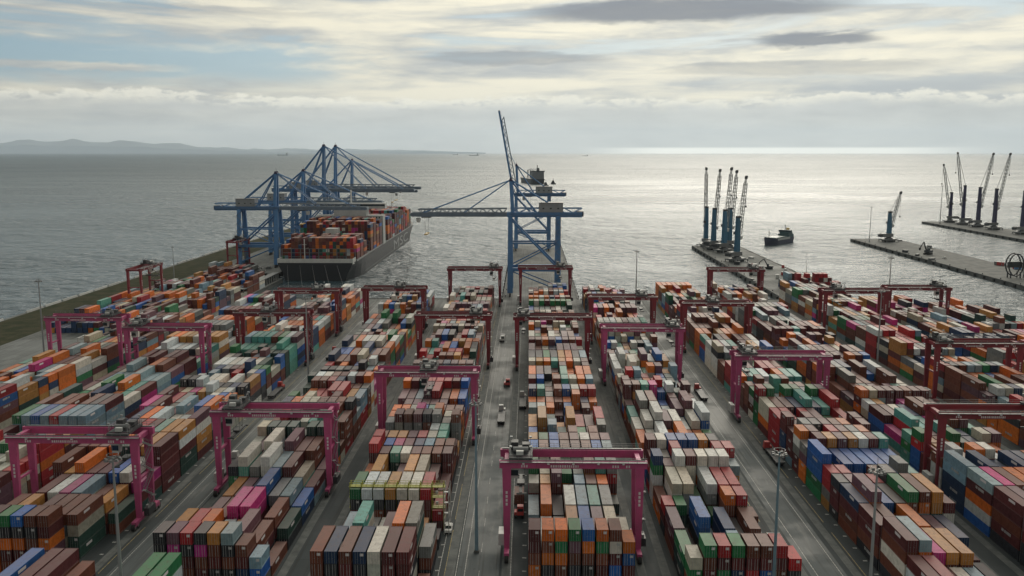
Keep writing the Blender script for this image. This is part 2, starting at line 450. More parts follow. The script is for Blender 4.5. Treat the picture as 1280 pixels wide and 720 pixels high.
for xs, y0, y1 in ((-15.6 - .85, 560, 890), (156.5, 560, 850), (202.45, 530, 850), (-185.5, 645, 1100), (334.55, 560, 930), (509.5, 900, 1150), (243.4, 300, 505), (31.45, 560, 890)):
    y = y0
    while y < y1:
        o = bpy.data.objects.new('fender', fen); C.objects.link(o); o.location = (xs, y, 0); o.parent = yard; y += 14
# roads between the pairs of blocks
for x0, x1 in ((-15.2, -6.2), (60.8, 68.6), (-90.4, -83.6), (-167.6, -158.2), (137.0, 144.8)):
    sheet('road', x0, x1, -50, 540, 0.004, M['road'])
sheet('road', -246.5, -206, -50, 420, 0.004, M['road'])
g = sheet('grass_bank', XL + 2.5, -247, -50, 1110, 0.006, M['grass'])
for k in range(46):                                             # low concrete parapet in lengths along the sea wall
    if random.random() < 0.2: continue
    y = 200 + k * 20
    tag(MB().taper((0, 0, 0), 1.0, 17.5, (0, 0, 1.1), .6, 17.5).build('parapet_block', M['offwhite'], None, (XL + 1.4, y, 0.0)),
        'pale low concrete parapet block along the grassy sea wall', 'parapet', 'parapet blocks on the sea wall')
dark_patch = M['road']
sheet('asphalt_patch', -13.6, -8.4, 252, 266, 0.009, M['road'])
sheet('asphalt_patch', 61.5, 66.5, 258, 281, 0.009, M['road'])
sheet('asphalt_patch', -14.0, -7.0, 330, 352, 0.009, M['road'])

# far hills across the water
def ridge(name, x0, x1, y, hts, depth):
    n = 90; vs = []; fs = []; rows = 6
    ph = [random.random() * 9 for _ in range(6)]
    for i in range(n + 1):
        t = i / n; x = x0 + (x1 - x0) * t
        q = t * (len(hts) - 1); k = min(int(q), len(hts) - 2); hh = hts[k] * (1 - (q - k)) + hts[k + 1] * (q - k)
        hh *= 1 + 0.10 * math.sin(t * 23 + ph[0]) + 0.06 * math.sin(t * 61 + ph[1]) + 0.04 * math.sin(t * 140 + ph[2])
        for j in range(rows + 1):
            s = j / rows; prof = math.sin(s * math.pi) ** 0.8
            vs.append((x, y + (s - .5) * depth, SEA - (420 if j in (0, rows) else 0) + max(hh, 0) * prof * (1 + 0.12 * math.sin(x * .002 + j * 2.1)) - 2))
    for i in range(n):
        for j in range(rows):
            a = i * (rows + 1) + j; fs.append((a, a + rows + 1, a + rows + 2, a + 1))
    me = bpy.data.meshes.new(name); me.from_pydata(vs, [], fs); me.materials.append(M['hills'])
    o = bpy.data.objects.new(name, me); C.objects.link(o); tag(o, kind='structure')
ridge('hills', -42000, -12800, 54000, [700, 730, 650, 710, 580, 700, 760, 600, 440, 300, 150, 20], 8000)
ridge('hills', -17500, -2800, 57500, [260, 250, 220, 240, 200, 210, 160, 120, 70, 10], 4500)

# haze: one closed box of thin pale air round everything below the clouds
hz_ = MB().box(-61000, 61000, -400, 62500, SEA - 480, 1500).build('haze', None)
m = bpy.data.materials.new('haze_air'); m.use_nodes = True; nt = m.node_tree; nt.nodes.clear()
pv = nt.nodes.new('ShaderNodeVolumePrincipled'); pv.inputs['Color'].default_value = (0.72, 0.85, 1.0, 1)
pv.inputs['Density'].default_value = 1.9e-5; pv.inputs['Anisotropy'].default_value = 0.3
ou = nt.nodes.new('ShaderNodeOutputMaterial'); nt.links.new(pv.outputs[0], ou.inputs['Volume'])
hz_.data.materials.append(m); tag(hz_, kind='stuff')

# ------------------------------------------------------------------ containers
W_, H_ = 2.44, 2.59
PAL = {'R': (0.090, 0.018, 0.020), 's': (0.140, 0.042, 0.024), 'r': (0.32, 0.016, 0.022), 'o': (0.55, 0.130, 0.013), 'y': (0.40, 0.185, 0.045),
       'g': (0.020, 0.150, 0.055), 't': (0.09, 0.30, 0.26), 'b': (0.018, 0.100, 0.34), 'n': (0.016, 0.040, 0.10), 'w': (0.56, 0.57, 0.55),
       'c': (0.40, 0.38, 0.31), 'l': (0.19, 0.29, 0.35), 'p': (0.42, 0.028, 0.19), 'k': (0.026, 0.029, 0.036), 'm': (0.125, 0.055, 0.075),
       'd': (0.020, 0.06, 0.052), 'e': (0.17, 0.18, 0.18)}
PAL['T'] = (.5, .5, .5)
CNAME = {'T': 'silver', 'R': 'dark maroon', 's': 'rust brown', 'r': 'red', 'o': 'orange', 'y': 'tan', 'g': 'green', 't': 'turquoise', 'b': 'blue', 'n': 'navy',
         'w': 'white', 'c': 'cream', 'l': 'pale blue', 'p': 'magenta', 'k': 'black', 'm': 'mauve', 'd': 'dark green', 'e': 'grey'}
CW = {'R': 14, 's': 15, 'r': 7, 'o': 10, 'y': 6, 'g': 5, 't': 3.2, 'b': 5, 'n': 5, 'w': 9.5, 'c': 5, 'l': 5, 'p': 2.2, 'k': 3, 'm': 6, 'd': 3, 'e': 4}
CK = list(CW); CP = np.array([CW[k] for k in CK]); CP = CP / CP.sum()
def vary(k):
    c = PAL[k]; f = random.uniform(0.80, 1.36); h_ = random.uniform(-.1, .1)
    return (c[0] * f * (1 + h_), c[1] * f, c[2] * f * (1 - h_), random.random())
LEN = {40: 12.19, 20: 6.06}

def corrugation(b, x, y0, y1, z0, z1, axis, dep, per):
    """zig-zag pressed sheet; axis 'y' runs along the side, 'x' across an end, 'r' the roof (x=height)"""
    n = max(2, int((y1 - y0) / per)) * 4; vs = []; fs = []
    for i in range(n + 1):
        t = y0 + (y1 - y0) * i / n; k = x + (dep if i % 4 in (1, 2) else 0)
        if axis == 'y': vs += [(k, t, z0), (k, t, z1)]
        elif axis == 'x': vs += [(t, k, z0), (t, k, z1)]
        else: vs += [(z0, t, k), (z1, t, k)]
        if i: a = 2 * i - 2; fs.append((a, a + 1, a + 3, a + 2))
    b.add(vs, fs)
CM = {}
for ft, L in LEN.items():
    h2, w2 = L / 2, W_ / 2
    b = MB()
    for sx in (-1, 1):
        for sy in (-1, 1):
            b.box(*sorted((sx * (w2 - .16), sx * w2)), *sorted((sy * (h2 - .16), sy * h2)), 0.0, H_)                  # corner posts
        b.box(*sorted((sx * (w2 - .10), sx * (w2 - .01))), -h2 + .16, h2 - .16, H_ - .12, H_ - .02)                  # top side rails
        b.box(*sorted((sx * (w2 - .12), sx * (w2 - .01))), -h2 + .16, h2 - .16, 0.04, .22)                           # bottom side rails
    for sy in (-1, 1):
        b.box(-w2 + .16, w2 - .16, *sorted((sy * (h2 - .12), sy * (h2 - .01))), H_ - .14, H_ - .02)
        b.box(-w2 + .16, w2 - .16, *sorted((sy * (h2 - .12), sy * (h2 - .01))), 0.04, .2)
    b.box(-w2 + .13, w2 - .13, -h2 + .13, h2 - .13, .1, .16)
    CM[ft, 'frame'] = b.mesh('container_frame', M['box'])
    for sx in (-1, 1):
        b = MB(); corrugation(b, sx * (w2 - .05), -h2 + .17, h2 - .17, .2, H_ - .11, 'y', -sx * .045, .36); CM[ft, 'side', sx] = b.mesh('side_panel', M['box'])
    b = MB(); corrugation(b, H_ - .055, -h2 + .1, h2 - .1, -w2 + .09, w2 - .09, 'r', .025, .42); CM[ft, 'roof'] = b.mesh('roof_panel', M['box'])
    b = MB(); corrugation(b, h2 - .05, -w2 + .17, w2 - .17, .18, H_ - .12, 'x', -.045, .36); CM[ft, 'end'] = b.mesh('end_panel', M['box'])
    for sx in (-1, 1):
        b = MB(); x0, x1 = sorted((sx * .012, sx * (w2 - .17)))
        b.box(x0, x1, -h2 + .04, -h2 + .09, .2, H_ - .14)
        for zz in (.75, 1.25, 1.75): b.box(x0 + .08, x1 - .08, -h2 + .015, -h2 + .04, zz, zz + .25)
        CM[ft, 'door', sx] = b.mesh('door', M['box'])
        b = MB()
        for q in (.3, .78): b.beam((sx * q, -h2 - .012, .1), (sx * q, -h2 - .012, H_ - .08), .045, n=6)
        b.box(*sorted((sx * .25, sx * .45)), -h2 - .05, -h2 - .03, 1.05, 1.1)
        CM[ft, 'bar', sx] = b.mesh('locking_bars', M['galv'])
    CM[ft, 'mark'] = MB().prism([(.15, -h2 - .003), (.85, -h2 - .003), (.85, -h2 + .012), (.15, -h2 + .012)], 1.65, 2.2).mesh('logo_mark', M['letter'])
    CM[ft, 'blaze'] = MB().box(w2 - .045, w2 - .028, -h2 * .5, -h2 * .5 + L * .22, 1.55, 2.15).mesh('logo_mark', M['letter'])
    CM[ft, 'blaze2'] = MB().box(-w2 + .028, -w2 + .045, -h2 * .5, -h2 * .5 + L * .22, 1.55, 2.15).mesh('logo_mark', M['letter'])
GRP = 'shipping containers stacked in the yard'
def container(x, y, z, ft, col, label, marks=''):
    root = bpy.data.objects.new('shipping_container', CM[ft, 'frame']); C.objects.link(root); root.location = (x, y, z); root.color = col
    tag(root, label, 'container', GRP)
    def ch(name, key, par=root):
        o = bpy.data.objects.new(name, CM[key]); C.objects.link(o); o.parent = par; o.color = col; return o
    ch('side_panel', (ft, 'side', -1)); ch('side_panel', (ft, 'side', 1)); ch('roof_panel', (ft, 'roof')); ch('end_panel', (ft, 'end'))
    for sx in (-1, 1):
        dr = ch('door', (ft, 'door', sx)); ch('locking_bars', (ft, 'bar', sx), dr)
    if 'd' in marks: ch('logo_mark', (ft, 'mark'))
    if 'r' in marks: ch('logo_mark', (ft, 'blaze'))
    if 'l' in marks: ch('logo_mark', (ft, 'blaze2'))
    return root

def tank(x, y, z):
    r_ = empty('tank_container', (x, y, z)); h2, w2 = 3.03, W_ / 2; b = MB()
    for sx in (-1, 1):
        for sy in (-1, 1): b.box(*sorted((sx * (w2 - .15), sx * w2)), *sorted((sy * (h2 - .15), sy * h2)), 0, H_)
        for zz in (.02, H_ - .14): b.box(*sorted((sx * (w2 - .12), sx * (w2 - .01))), -h2 + .15, h2 - .15, zz, zz + .12)
    for sy in (-1, 1):
        for zz in (.02, H_ - .14): b.box(-w2 + .15, w2 - .15, *sorted((sy * (h2 - .12), sy * (h2 - .01))), zz, zz + .12)
    b.build('frame', M['grey'], r_)
    t = MB().cone((0, -h2 + .35, 1.3), (0, h2 - .35, 1.3), 1.12, 1.12, 24).cone((0, -h2 + .35, 1.3), (0, -h2 + .12, 1.3), 1.12, .75, 24).cone((0, h2 - .35, 1.3), (0, h2 - .12, 1.3), 1.12, .75, 24).build('tank', M['galv'], r_)
    MB().cone((0, 0, 2.36), (0, 0, 2.54), .3, .3, 12).build('manhole', M['grey'], t)
    tag(r_, 'round silver tank container in the front stack among orange boxes', 'tank container', GRP)

def mass_template(L, fine):
    """plain container for the joined mass: frame with recessed panels, pressed sides when fine"""
    h2, w2 = L / 2, W_ / 2; b = MB(); r_ = .05
    def panel(o, u, v, nrm):
        o, u, v, nrm = map(Vector, (o, u, v, nrm)); lu, lv = u.length, v.length; a, c = u / lu, v / lv; e = .13
        out = [o, o + u, o + u + v, o + v]; inn = [o + a * e + c * e, o + u - a * e + c * e, o + u + v - a * e - c * e, o + v + a * e - c * e]
        dp = [p_ - nrm * r_ for p_ in inn]
        b.add(out + inn + dp, [(i, (i + 1) % 4, 4 + (i + 1) % 4, 4 + i) for i in range(4)] + [(4 + i, 4 + (i + 1) % 4, 8 + (i + 1) % 4, 8 + i) for i in range(4)] + [(8, 9, 10, 11)])
    panel((-w2, -h2, 0), (W_, 0, 0), (0, 0, H_), (0, -1, 0)); panel((w2, h2, 0), (-W_, 0, 0), (0, 0, H_), (0, 1, 0))
    panel((-w2, -h2, H_), (W_, 0, 0), (0, L, 0), (0, 0, 1))
    panel((w2, -h2, 0), (0, L, 0), (0, 0, H_), (1, 0, 0)); panel((-w2, h2, 0), (0, -L, 0), (0, 0, H_), (-1, 0, 0))
    if fine:
        for sx in (-1, 1): corrugation(b, sx * (w2 - .045), -h2 + .13, h2 - .13, .13, H_ - .13, 'y', sx * .04, .40)
    nb = len(b.f)
    if fine:                                             # door bars and painted line names
        for q in (-.85, -.35, .35, .85): b.box(q - .03, q + .03, -h2 - .03, -h2 - .005, .1, H_ - .1)
        if fine == 2:
            b.box(.2, .9, -h2 - .012, -h2 + .02, 1.7, 2.2)
            for sx in (-1, 1):
                for f0, f1 in ((.30, .52), (.55, .62)): b.box(sx * (w2 - .02) - .015, sx * (w2 - .02) + .015, -h2 + L * f0, -h2 + L * f1, 1.5, 2.15)
    return np.array(b.v), b.f, nb
TM = {(ft, fine): mass_template(LEN[ft], fine) for ft in (40, 20) for fine in (0, 1, 2)}
def mass(name, items, mat, rot=False):
    """items: (x, y, z, ft, colour, fine) joined into one mesh with a colour per face"""
    V, F, Cc, Rr = [], [], [], []; o = 0
    for x, y, z, ft, col, fine in items:
        tv, tf, nb = TM[ft, fine]
        if rot: tv = tv[:, [1, 0, 2]] * np.array([1, -1, 1])
        V.append(tv + np.array([x, y, z])); F += [tuple(i + o for i in f) for f in tf]; o += len(tv)
        Cc += [col[:3] + (1,)] * nb + [(.42, .42, .42, 1)] * (len(tf) - nb); Rr += [col[3]] * len(tf)
    me = bpy.data.meshes.new(name); me.from_pydata(np.concatenate(V).tolist(), [], F)
    a = me.attributes.new('Col', 'FLOAT_COLOR', 'FACE'); a.data.foreach_set('color', np.array(Cc, dtype=np.float32).ravel())
    a = me.attributes.new('Rnd', 'FLOAT', 'FACE'); a.data.foreach_set('value', np.array(Rr, dtype=np.float32))
    me.materials.append(mat); ob = bpy.data.objects.new(name, me); C.objects.link(ob); return ob

PITCH, GAPY = 2.80, 0.52
# block: name, row edge x, rows, lane side, first bay y, last y, share of 20 ft bays, mean height, spread
ORD = ['', 'second', 'third', 'fourth', 'fifth', 'sixth', 'seventh', 'eighth', 'ninth', 'tenth']
BLK = {
    'A':  ('fourth ship-side block', -193.8, 8, 1, 150, 430, 0.15, 4.0, 0.9),
    'A0': ('fourth ship-side block', -193.8, 6, 1, 440, 600, 0.15, 2.8, 1.1),
    'P':  ('grass-side block', -240.0, 13, 1, 436, 600, 0.15, 2.4, 1.0),
    'Q':  ('quay crane forecourt block', -238.0, 12, 1, 606, 682, 0.4, 0.7, 1.3),
    'Z':  ('pier root block', 168.0, 11, 1, 548, 610, 0.3, 1.7, 1.4),
    'B':  ('third ship-side block', -152.4, 8, -1, 150, 505, 0.15, 4.2, 0.8),
    'C':  ('third ship-side block', -119.2, 8, 1, 180, 520, 0.2, 4.2, 0.9),
    'D':  ('second ship-side block', -76.8, 8, -1, 172, 524, 0.3, 4.0, 1.0),
    'E':  ('first ship-side block', -42.6, 8, 1, 164, 524, 0.7, 4.3, 0.7),
    'F':  ('first jetty-side block', 0.0, 8, -1, 175, 526, 0.75, 4.3, 0.8),
    'G':  ('second jetty-side block', 32.0, 8, 1, 168, 526, 0.5, 3.9, 1.1),
    'H':  ('third jetty-side block', 75.6, 8, -1, 158, 530, 0.25, 4.2, 0.9),
    'I':  ('fourth jetty-side block', 108.4, 8, 1, 150, 538, 0.2, 4.4, 0.8),
    'J':  ('fifth jetty-side block', 151.4, 8, -1, 180, 540, 0.2, 4.4, 0.9),
    'K':  ('sixth jetty-side block', 183.6, 8, 1, 240, 500, 0.2, 4.2, 0.8),
    'L':  ('seventh jetty-side block', 214.5, 7, 1, 250, 500, 0.1, 3.8, 0.8),
}
# bays read off the photograph, from the front: (length in feet, gap before, one string per row listing colours from the top down)
SPEC = {
    'F': [(20, 0, ['RRsok', 'osokR', 'ogosk', 'gmskR', 'boskn', 'ogsRo', 'sTRbk', 'obRs']),
          (40, .3, ['kk', 'wRs', 'esk', 'ysoR', 'bnRs', 'mRsk', 'cRsk', 'cks']),
          (40, .3, ['lRk', 'oosR', 'kRs', 'wsRo', 'lbRs', 'tgks', 'eRsk', 'd']),
          (20, .3, ['cRss', 'yRsk', 'mRRsk', 'Rsk', 'lRsk', 'sRkk', 'osRs', 'ds'])],
    'E': [(40, 0, ['ssRwk', 'nkRsk', 'sRrsk', 'nkRsk', 'wcRsk', 'RRksk', 'RRkck', 's']),
          (40, 1.0, ['we', 'lkeR', 'twlwk', 'kR', 'mRsk', 'oskkR', 'edckR', 'esk']),
          (20, 2.4, ['kd', 'k', 'ek', 'we', 'k', 'sk', 'yk', 'k']),
          (40, 3.6, ['gkRk', 'wkRk', 'wksk', 'ykRk', 'wkRs', 'wkeR', 'rRsk', 'rR']),  # tiers below the tops coloured dark to stand for shade behind the rack
          (40, .3, ['osk', 'yysk', 'lk', 'mRk', 'yoRk', 'cwRk', 'Rsk', 'Rs']),
          (20, .3, ['rRsRk', 'RRsk', 'tdsk', 'wcsk', 'RRsk', 'sRok', 'sRsk', 'RRsk']),
          (20, .3, ['roRsk', 'bRsk', 'pRsk', 'mRsk', 'nRsk', 'lRsk', 'sRRk', 'sRsk']),
          (20, .3, ['sRsk', 'ysRk', 'ysck', 'mRsk', 'rRsk', 'cRsk', 'tdsk', 'RRk']),
          (20, .3, ['eRs', 'tRs', 'sRs', '', 'yRs', 'wesk', 'tdsk', 'yR'])],
    'D': [(20, 0, ['kkRsk', 'mpkRs', 'rkRsk', 'kpsRk', 'ysRkk', 'lkskR', 'sRnk', 'lbe']),
          (40, .3, ['yskR', 'rRks', 'oskR', 'wkR', 'yRs', 'mRsk', 'sRk', 's']),
          (40, .6, ['ss', 'mRs', 'sRk', 'ppmR', 'ppRs', 'k', 'sRk', 'dk']),
          (40, .3, ['', 'ysk', 'mRs', 'nsR', 'bnRs', 'ekR', 'lnR', 'bn'])],
    'C': [(20, 0, ['ookso', 'Rkkoo', 'gkoRs', 'bkoRo', 'skskR', 'sRomk', '', '']),
          (40, .3, ['ssRk', 'yykR', '', 'RRsk', 'ssRk', 'secd', 'scdd', '']),
          (40, .3, ['wRs', 'RRsk', 'wlRs', 'psRk', 'lcRs', 'sRk', 'ysR', 'ds']),
          (40, .3, ['sRRsk', 'yRsk', 'osRsk', 'RRsk', 'mRsk', 'bnsR', 'wRsk', 'pRd'])],
    'G': [(20, 0, ['cgsR', 'gsRbo', 'rRgko', 'gRnsk', 'sRrRk', 'sRbgk', 'rRskR', 'rkRs']),
          (40, .5, ['gdk', 'k', 'ek', 'k', 'lRk', 'nk', 'wR', 'w']),
          (40, .3, ['mRs', 'k', 'bbks', 'l', 'nns', 'kR', 'ssR', 'e']),
          (20, .3, ['rRk', 'gdk', '', 'wk', 'gk', 'osRk', 'rsRk', 'sR']),
          (40, .3, ['so', 'cwek', 'ceek', 'gk', 'weRs', 'rRsk', 'rsRk', ''])],
    'I': [(40, 0, ['dgsk', 'gdsk', 'RRsk', 'sRsk', 'okRs', 'sRsk', 'eRk', 'ks']),
          (40, .4, ['pdk', 'kRk', 'gdRk', 'gsRk', 'RRsk', 'osRk', 'cRsk', 'sk']),
          (40, .4, ['mRkk', 'sRRk', 'ggdk', 'tdRk', 'tgsk', 'sRsk', 'RRsk', 'ws']),
          (40, .4, ['RRsRk', 'mRRRk', 'sRsk', 'RRsk', 'wRsk', 'ysk', 'oRsk', 'sR'])],
    'H': [(40, 0, ['Rwsk', 'rrRs', 'kd', 'wRs', 'lbk', 'pR', '', 'k']),
          (40, .5, ['Rswsk', 'losRk', 'posk', 'ysRk', 'ysck', 'lk', 'k', 'k']),
          (40, .5, ['RRsk', 'sRsk', 'eRk', 'oRsk', 'sRk', 'mRk', 'nbk', 'R'])],
}
def heights(nb, nr, mean, spread):
    a = rng.normal(0, 1, (nb, 1)) * 0.65 + rng.normal(0, 1, (nb, nr)) * 0.55
    a = mean + spread * a
    return np.clip(np.rint(a), 0, 5).astype(int)
boxes = []                                              # every container in the yard
for key, (phr, xe, nr, lane, y0, y1, p20, mean, spread) in BLK.items():
    bays = []; y = y0; spec = list(SPEC.get(key, []))
    while True:
        if spec:
            ft, gp, rows = spec.pop(0); y += gp; bays.append((y, ft, rows))
        else:
            ft = 20 if random.random() < p20 else 40
            if y + LEN[ft] > y1: break
            n_pair = 2 if ft == 20 else 1
            for _ in range(n_pair): bays.append((y, ft, None)); y += LEN[ft] + GAPY
            continue
        y += LEN[ft] + GAPY
    hs = heights(len(bays), nr, mean, spread)
    prev = [None] * nr
    for bi, (by, ft, rows) in enumerate(bays):
        theme = CK[rng.choice(len(CK), p=CP)] if random.random() < 0.55 else None
        for ri in range(nr):
            x = xe + PITCH * (ri + .5)
            if rows is not None: st = rows[ri][::-1]
            else:
                n = int(hs[bi, ri]); st = ''
                run = prev[ri] if random.random() < 0.3 else None
                for t in range(n):
                    if theme and random.random() < 0.5: k = theme
                    elif run and random.random() < 0.5: k = run
                    elif st and random.random() < 0.22: k = st[-1]
                    else: k = CK[rng.choice(len(CK), p=CP)]
                    st += k
                prev[ri] = st[-1] if st else None
            jx, jy = random.uniform(-.06, .06), random.uniform(-.10, .10)
            for t, k in enumerate(st):
                boxes.append(dict(b=key, phr=phr, bay=bi, row=ri, lane=lane, nr=nr, t=t, n=len(st), ft=ft, k=k, x=x + jx, y=by + LEN[ft] / 2 + jy, z=0.012 + t * (H_ + 0.004), y0=by))
# a few more bays in front of the yard edge and on the left pier
def loose(x, y, ft, st, phr='front row by the light mast'):
    for t, k in enumerate(st[::-1]):
        boxes.append(dict(b='X', phr=phr, bay=0, row=0, lane=1, nr=1, t=t, n=len(st), ft=ft, k=k, x=x, y=y, z=0.012 + t * (H_ + 0.004), y0=y - LEN[ft] / 2))
for x, st, ph in ((-96.2, 'bnRsk', 'farthest from the front mast'), (-92.2, 'RRskR', 'beside the blue one at yard edge'), (-89.4, 'RskRs', 'between two maroon ones at yard edge'), (-86.4, 'sRsk', 'lowest of its bay beside ship-side road')): loose(x, 158.5, 40, st, ph)
for x, st, ph in ((-71.4, 'gekRs', 'before the emblem stack, road side'), (-68.5, 'gwksR', 'before the emblem stack, block side')): loose(x, 157.0, 40, st, ph)

# exposure of every container decides which 300 are built piece by piece
occ = {}
for i, c in enumerate(boxes): occ.setdefault((c['b'], c['bay'], c['row']), []).append(i)
def hgt(b, bay, row): return len(occ.get((b, bay, row), ()))
def project(x, y, z):
    v = cam.matrix_world.inverted() @ Vector((x, y, z)); return 640 + FOC * v.x / -v.z, 360 - FOC * v.y / -v.z, -v.z
bpy.context.view_layer.update()
inv_cam = cam.matrix_world.inverted()
for c in boxes:
    v = inv_cam @ Vector((c['x'], c['y'], c['z'] + H_)); dpt = -v.z
    u, w = 640 + FOC * v.x / dpt, 360 - FOC * v.y / dpt; s = FOC / dpt; L = LEN[c['ft']]
    sc_ = 0
    if -10 < u < 1290 and w < 735:
        if c['t'] == c['n'] - 1: sc_ += W_ * L * (CAM_H - c['z']) / dpt
        if hgt(c['b'], c['bay'] - 1, c['row']) <= c['t']: sc_ += W_ * H_ * 0.9
        near = c['row'] + (-1 if c['x'] > 0 else 1)
        if hgt(c['b'], c['bay'], near) <= c['t'] and 0 <= near < c['nr']: sc_ += L * H_ * abs(c['x']) / dpt * .7
        elif not 0 <= near < c['nr']: sc_ += L * H_ * abs(c['x']) / dpt * .7
        # hidden low in a canyon between stacks
        blockers = [hgt(c['b'], c['bay'] - 1, c['row']) - c['t'] - 1]
        if max(blockers) >= 1 and c['t'] < c['n'] - 1: sc_ *= 0.3
        below_frame = max(0.0, min(1.0, (735 - w) / 20)); sc_ *= below_frame
    c['score'] = sc_ * s * s
order = sorted(range(len(boxes)), key=lambda i: -boxes[i]['score'])
single = set(order[:300])
TIER = ['atop', 'second from top,', 'third from top,', 'fourth from top,', 'lowest,']
rest = []
for i, c in enumerate(boxes):
    col = vary(c['k'])
    if i in single:
        rl = c['row'] if c['lane'] < 0 else c['nr'] - 1 - c['row']
        row = ('lane row' if rl == 0 else ORD[rl] + ' row from lane') if c['b'] != 'X' else 'stack'
        bay = 'front bay' if c['bay'] == 0 else (ORD[c['bay']] + ' bay' if c['bay'] < 10 else 'far bay')
        size = 'long' if c['ft'] == 40 else 'short'
        tier = TIER[min(4, c['n'] - 1 - c['t'])]
        lab = f"{CNAME[c['k']]} {size} container {tier} {row}, {bay}, {c['phr']}" if c['b'] != 'X' else f"{CNAME[c['k']]} {size} container {tier} stack, {c['phr']}"
        r_ = random.random()
        mk = ('d' if r_ < (.62 if c['bay'] == 0 else .25) and c['k'] not in 'wcey' else '') + (('r' if c['x'] < 0 else 'l') if r_ > .5 and c['ft'] == 40 and c['k'] not in 'wc' else '')
        if c['k'] == 'T': tank(c['x'], c['y'], c['z'])
        else: container(c['x'], c['y'], c['z'], c['ft'], col, lab, mk)
    else:
        if c['score'] == 0 and c['t'] < c['n'] - 1 and c['y'] > 230 and 0 < c['row'] < c['nr'] - 1 and min(
                hgt(c['b'], c['bay'] - 1, c['row']), hgt(c['b'], c['bay'], c['row'] - 1), hgt(c['b'], c['bay'], c['row'] + 1), hgt(c['b'], c['bay'] + 1, c['row'])) > c['t']:
            continue                                     # walled in on every side
        rest.append((c['x'], c['y'], c['z'], c['ft'], col, (2 if random.random() < .45 and c['k'] not in 'wc' else 1) if c['y'] < 300 else 0))
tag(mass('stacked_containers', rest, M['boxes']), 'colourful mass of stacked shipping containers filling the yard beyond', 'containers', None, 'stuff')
print('containers', len(boxes), 'mass', len(rest))

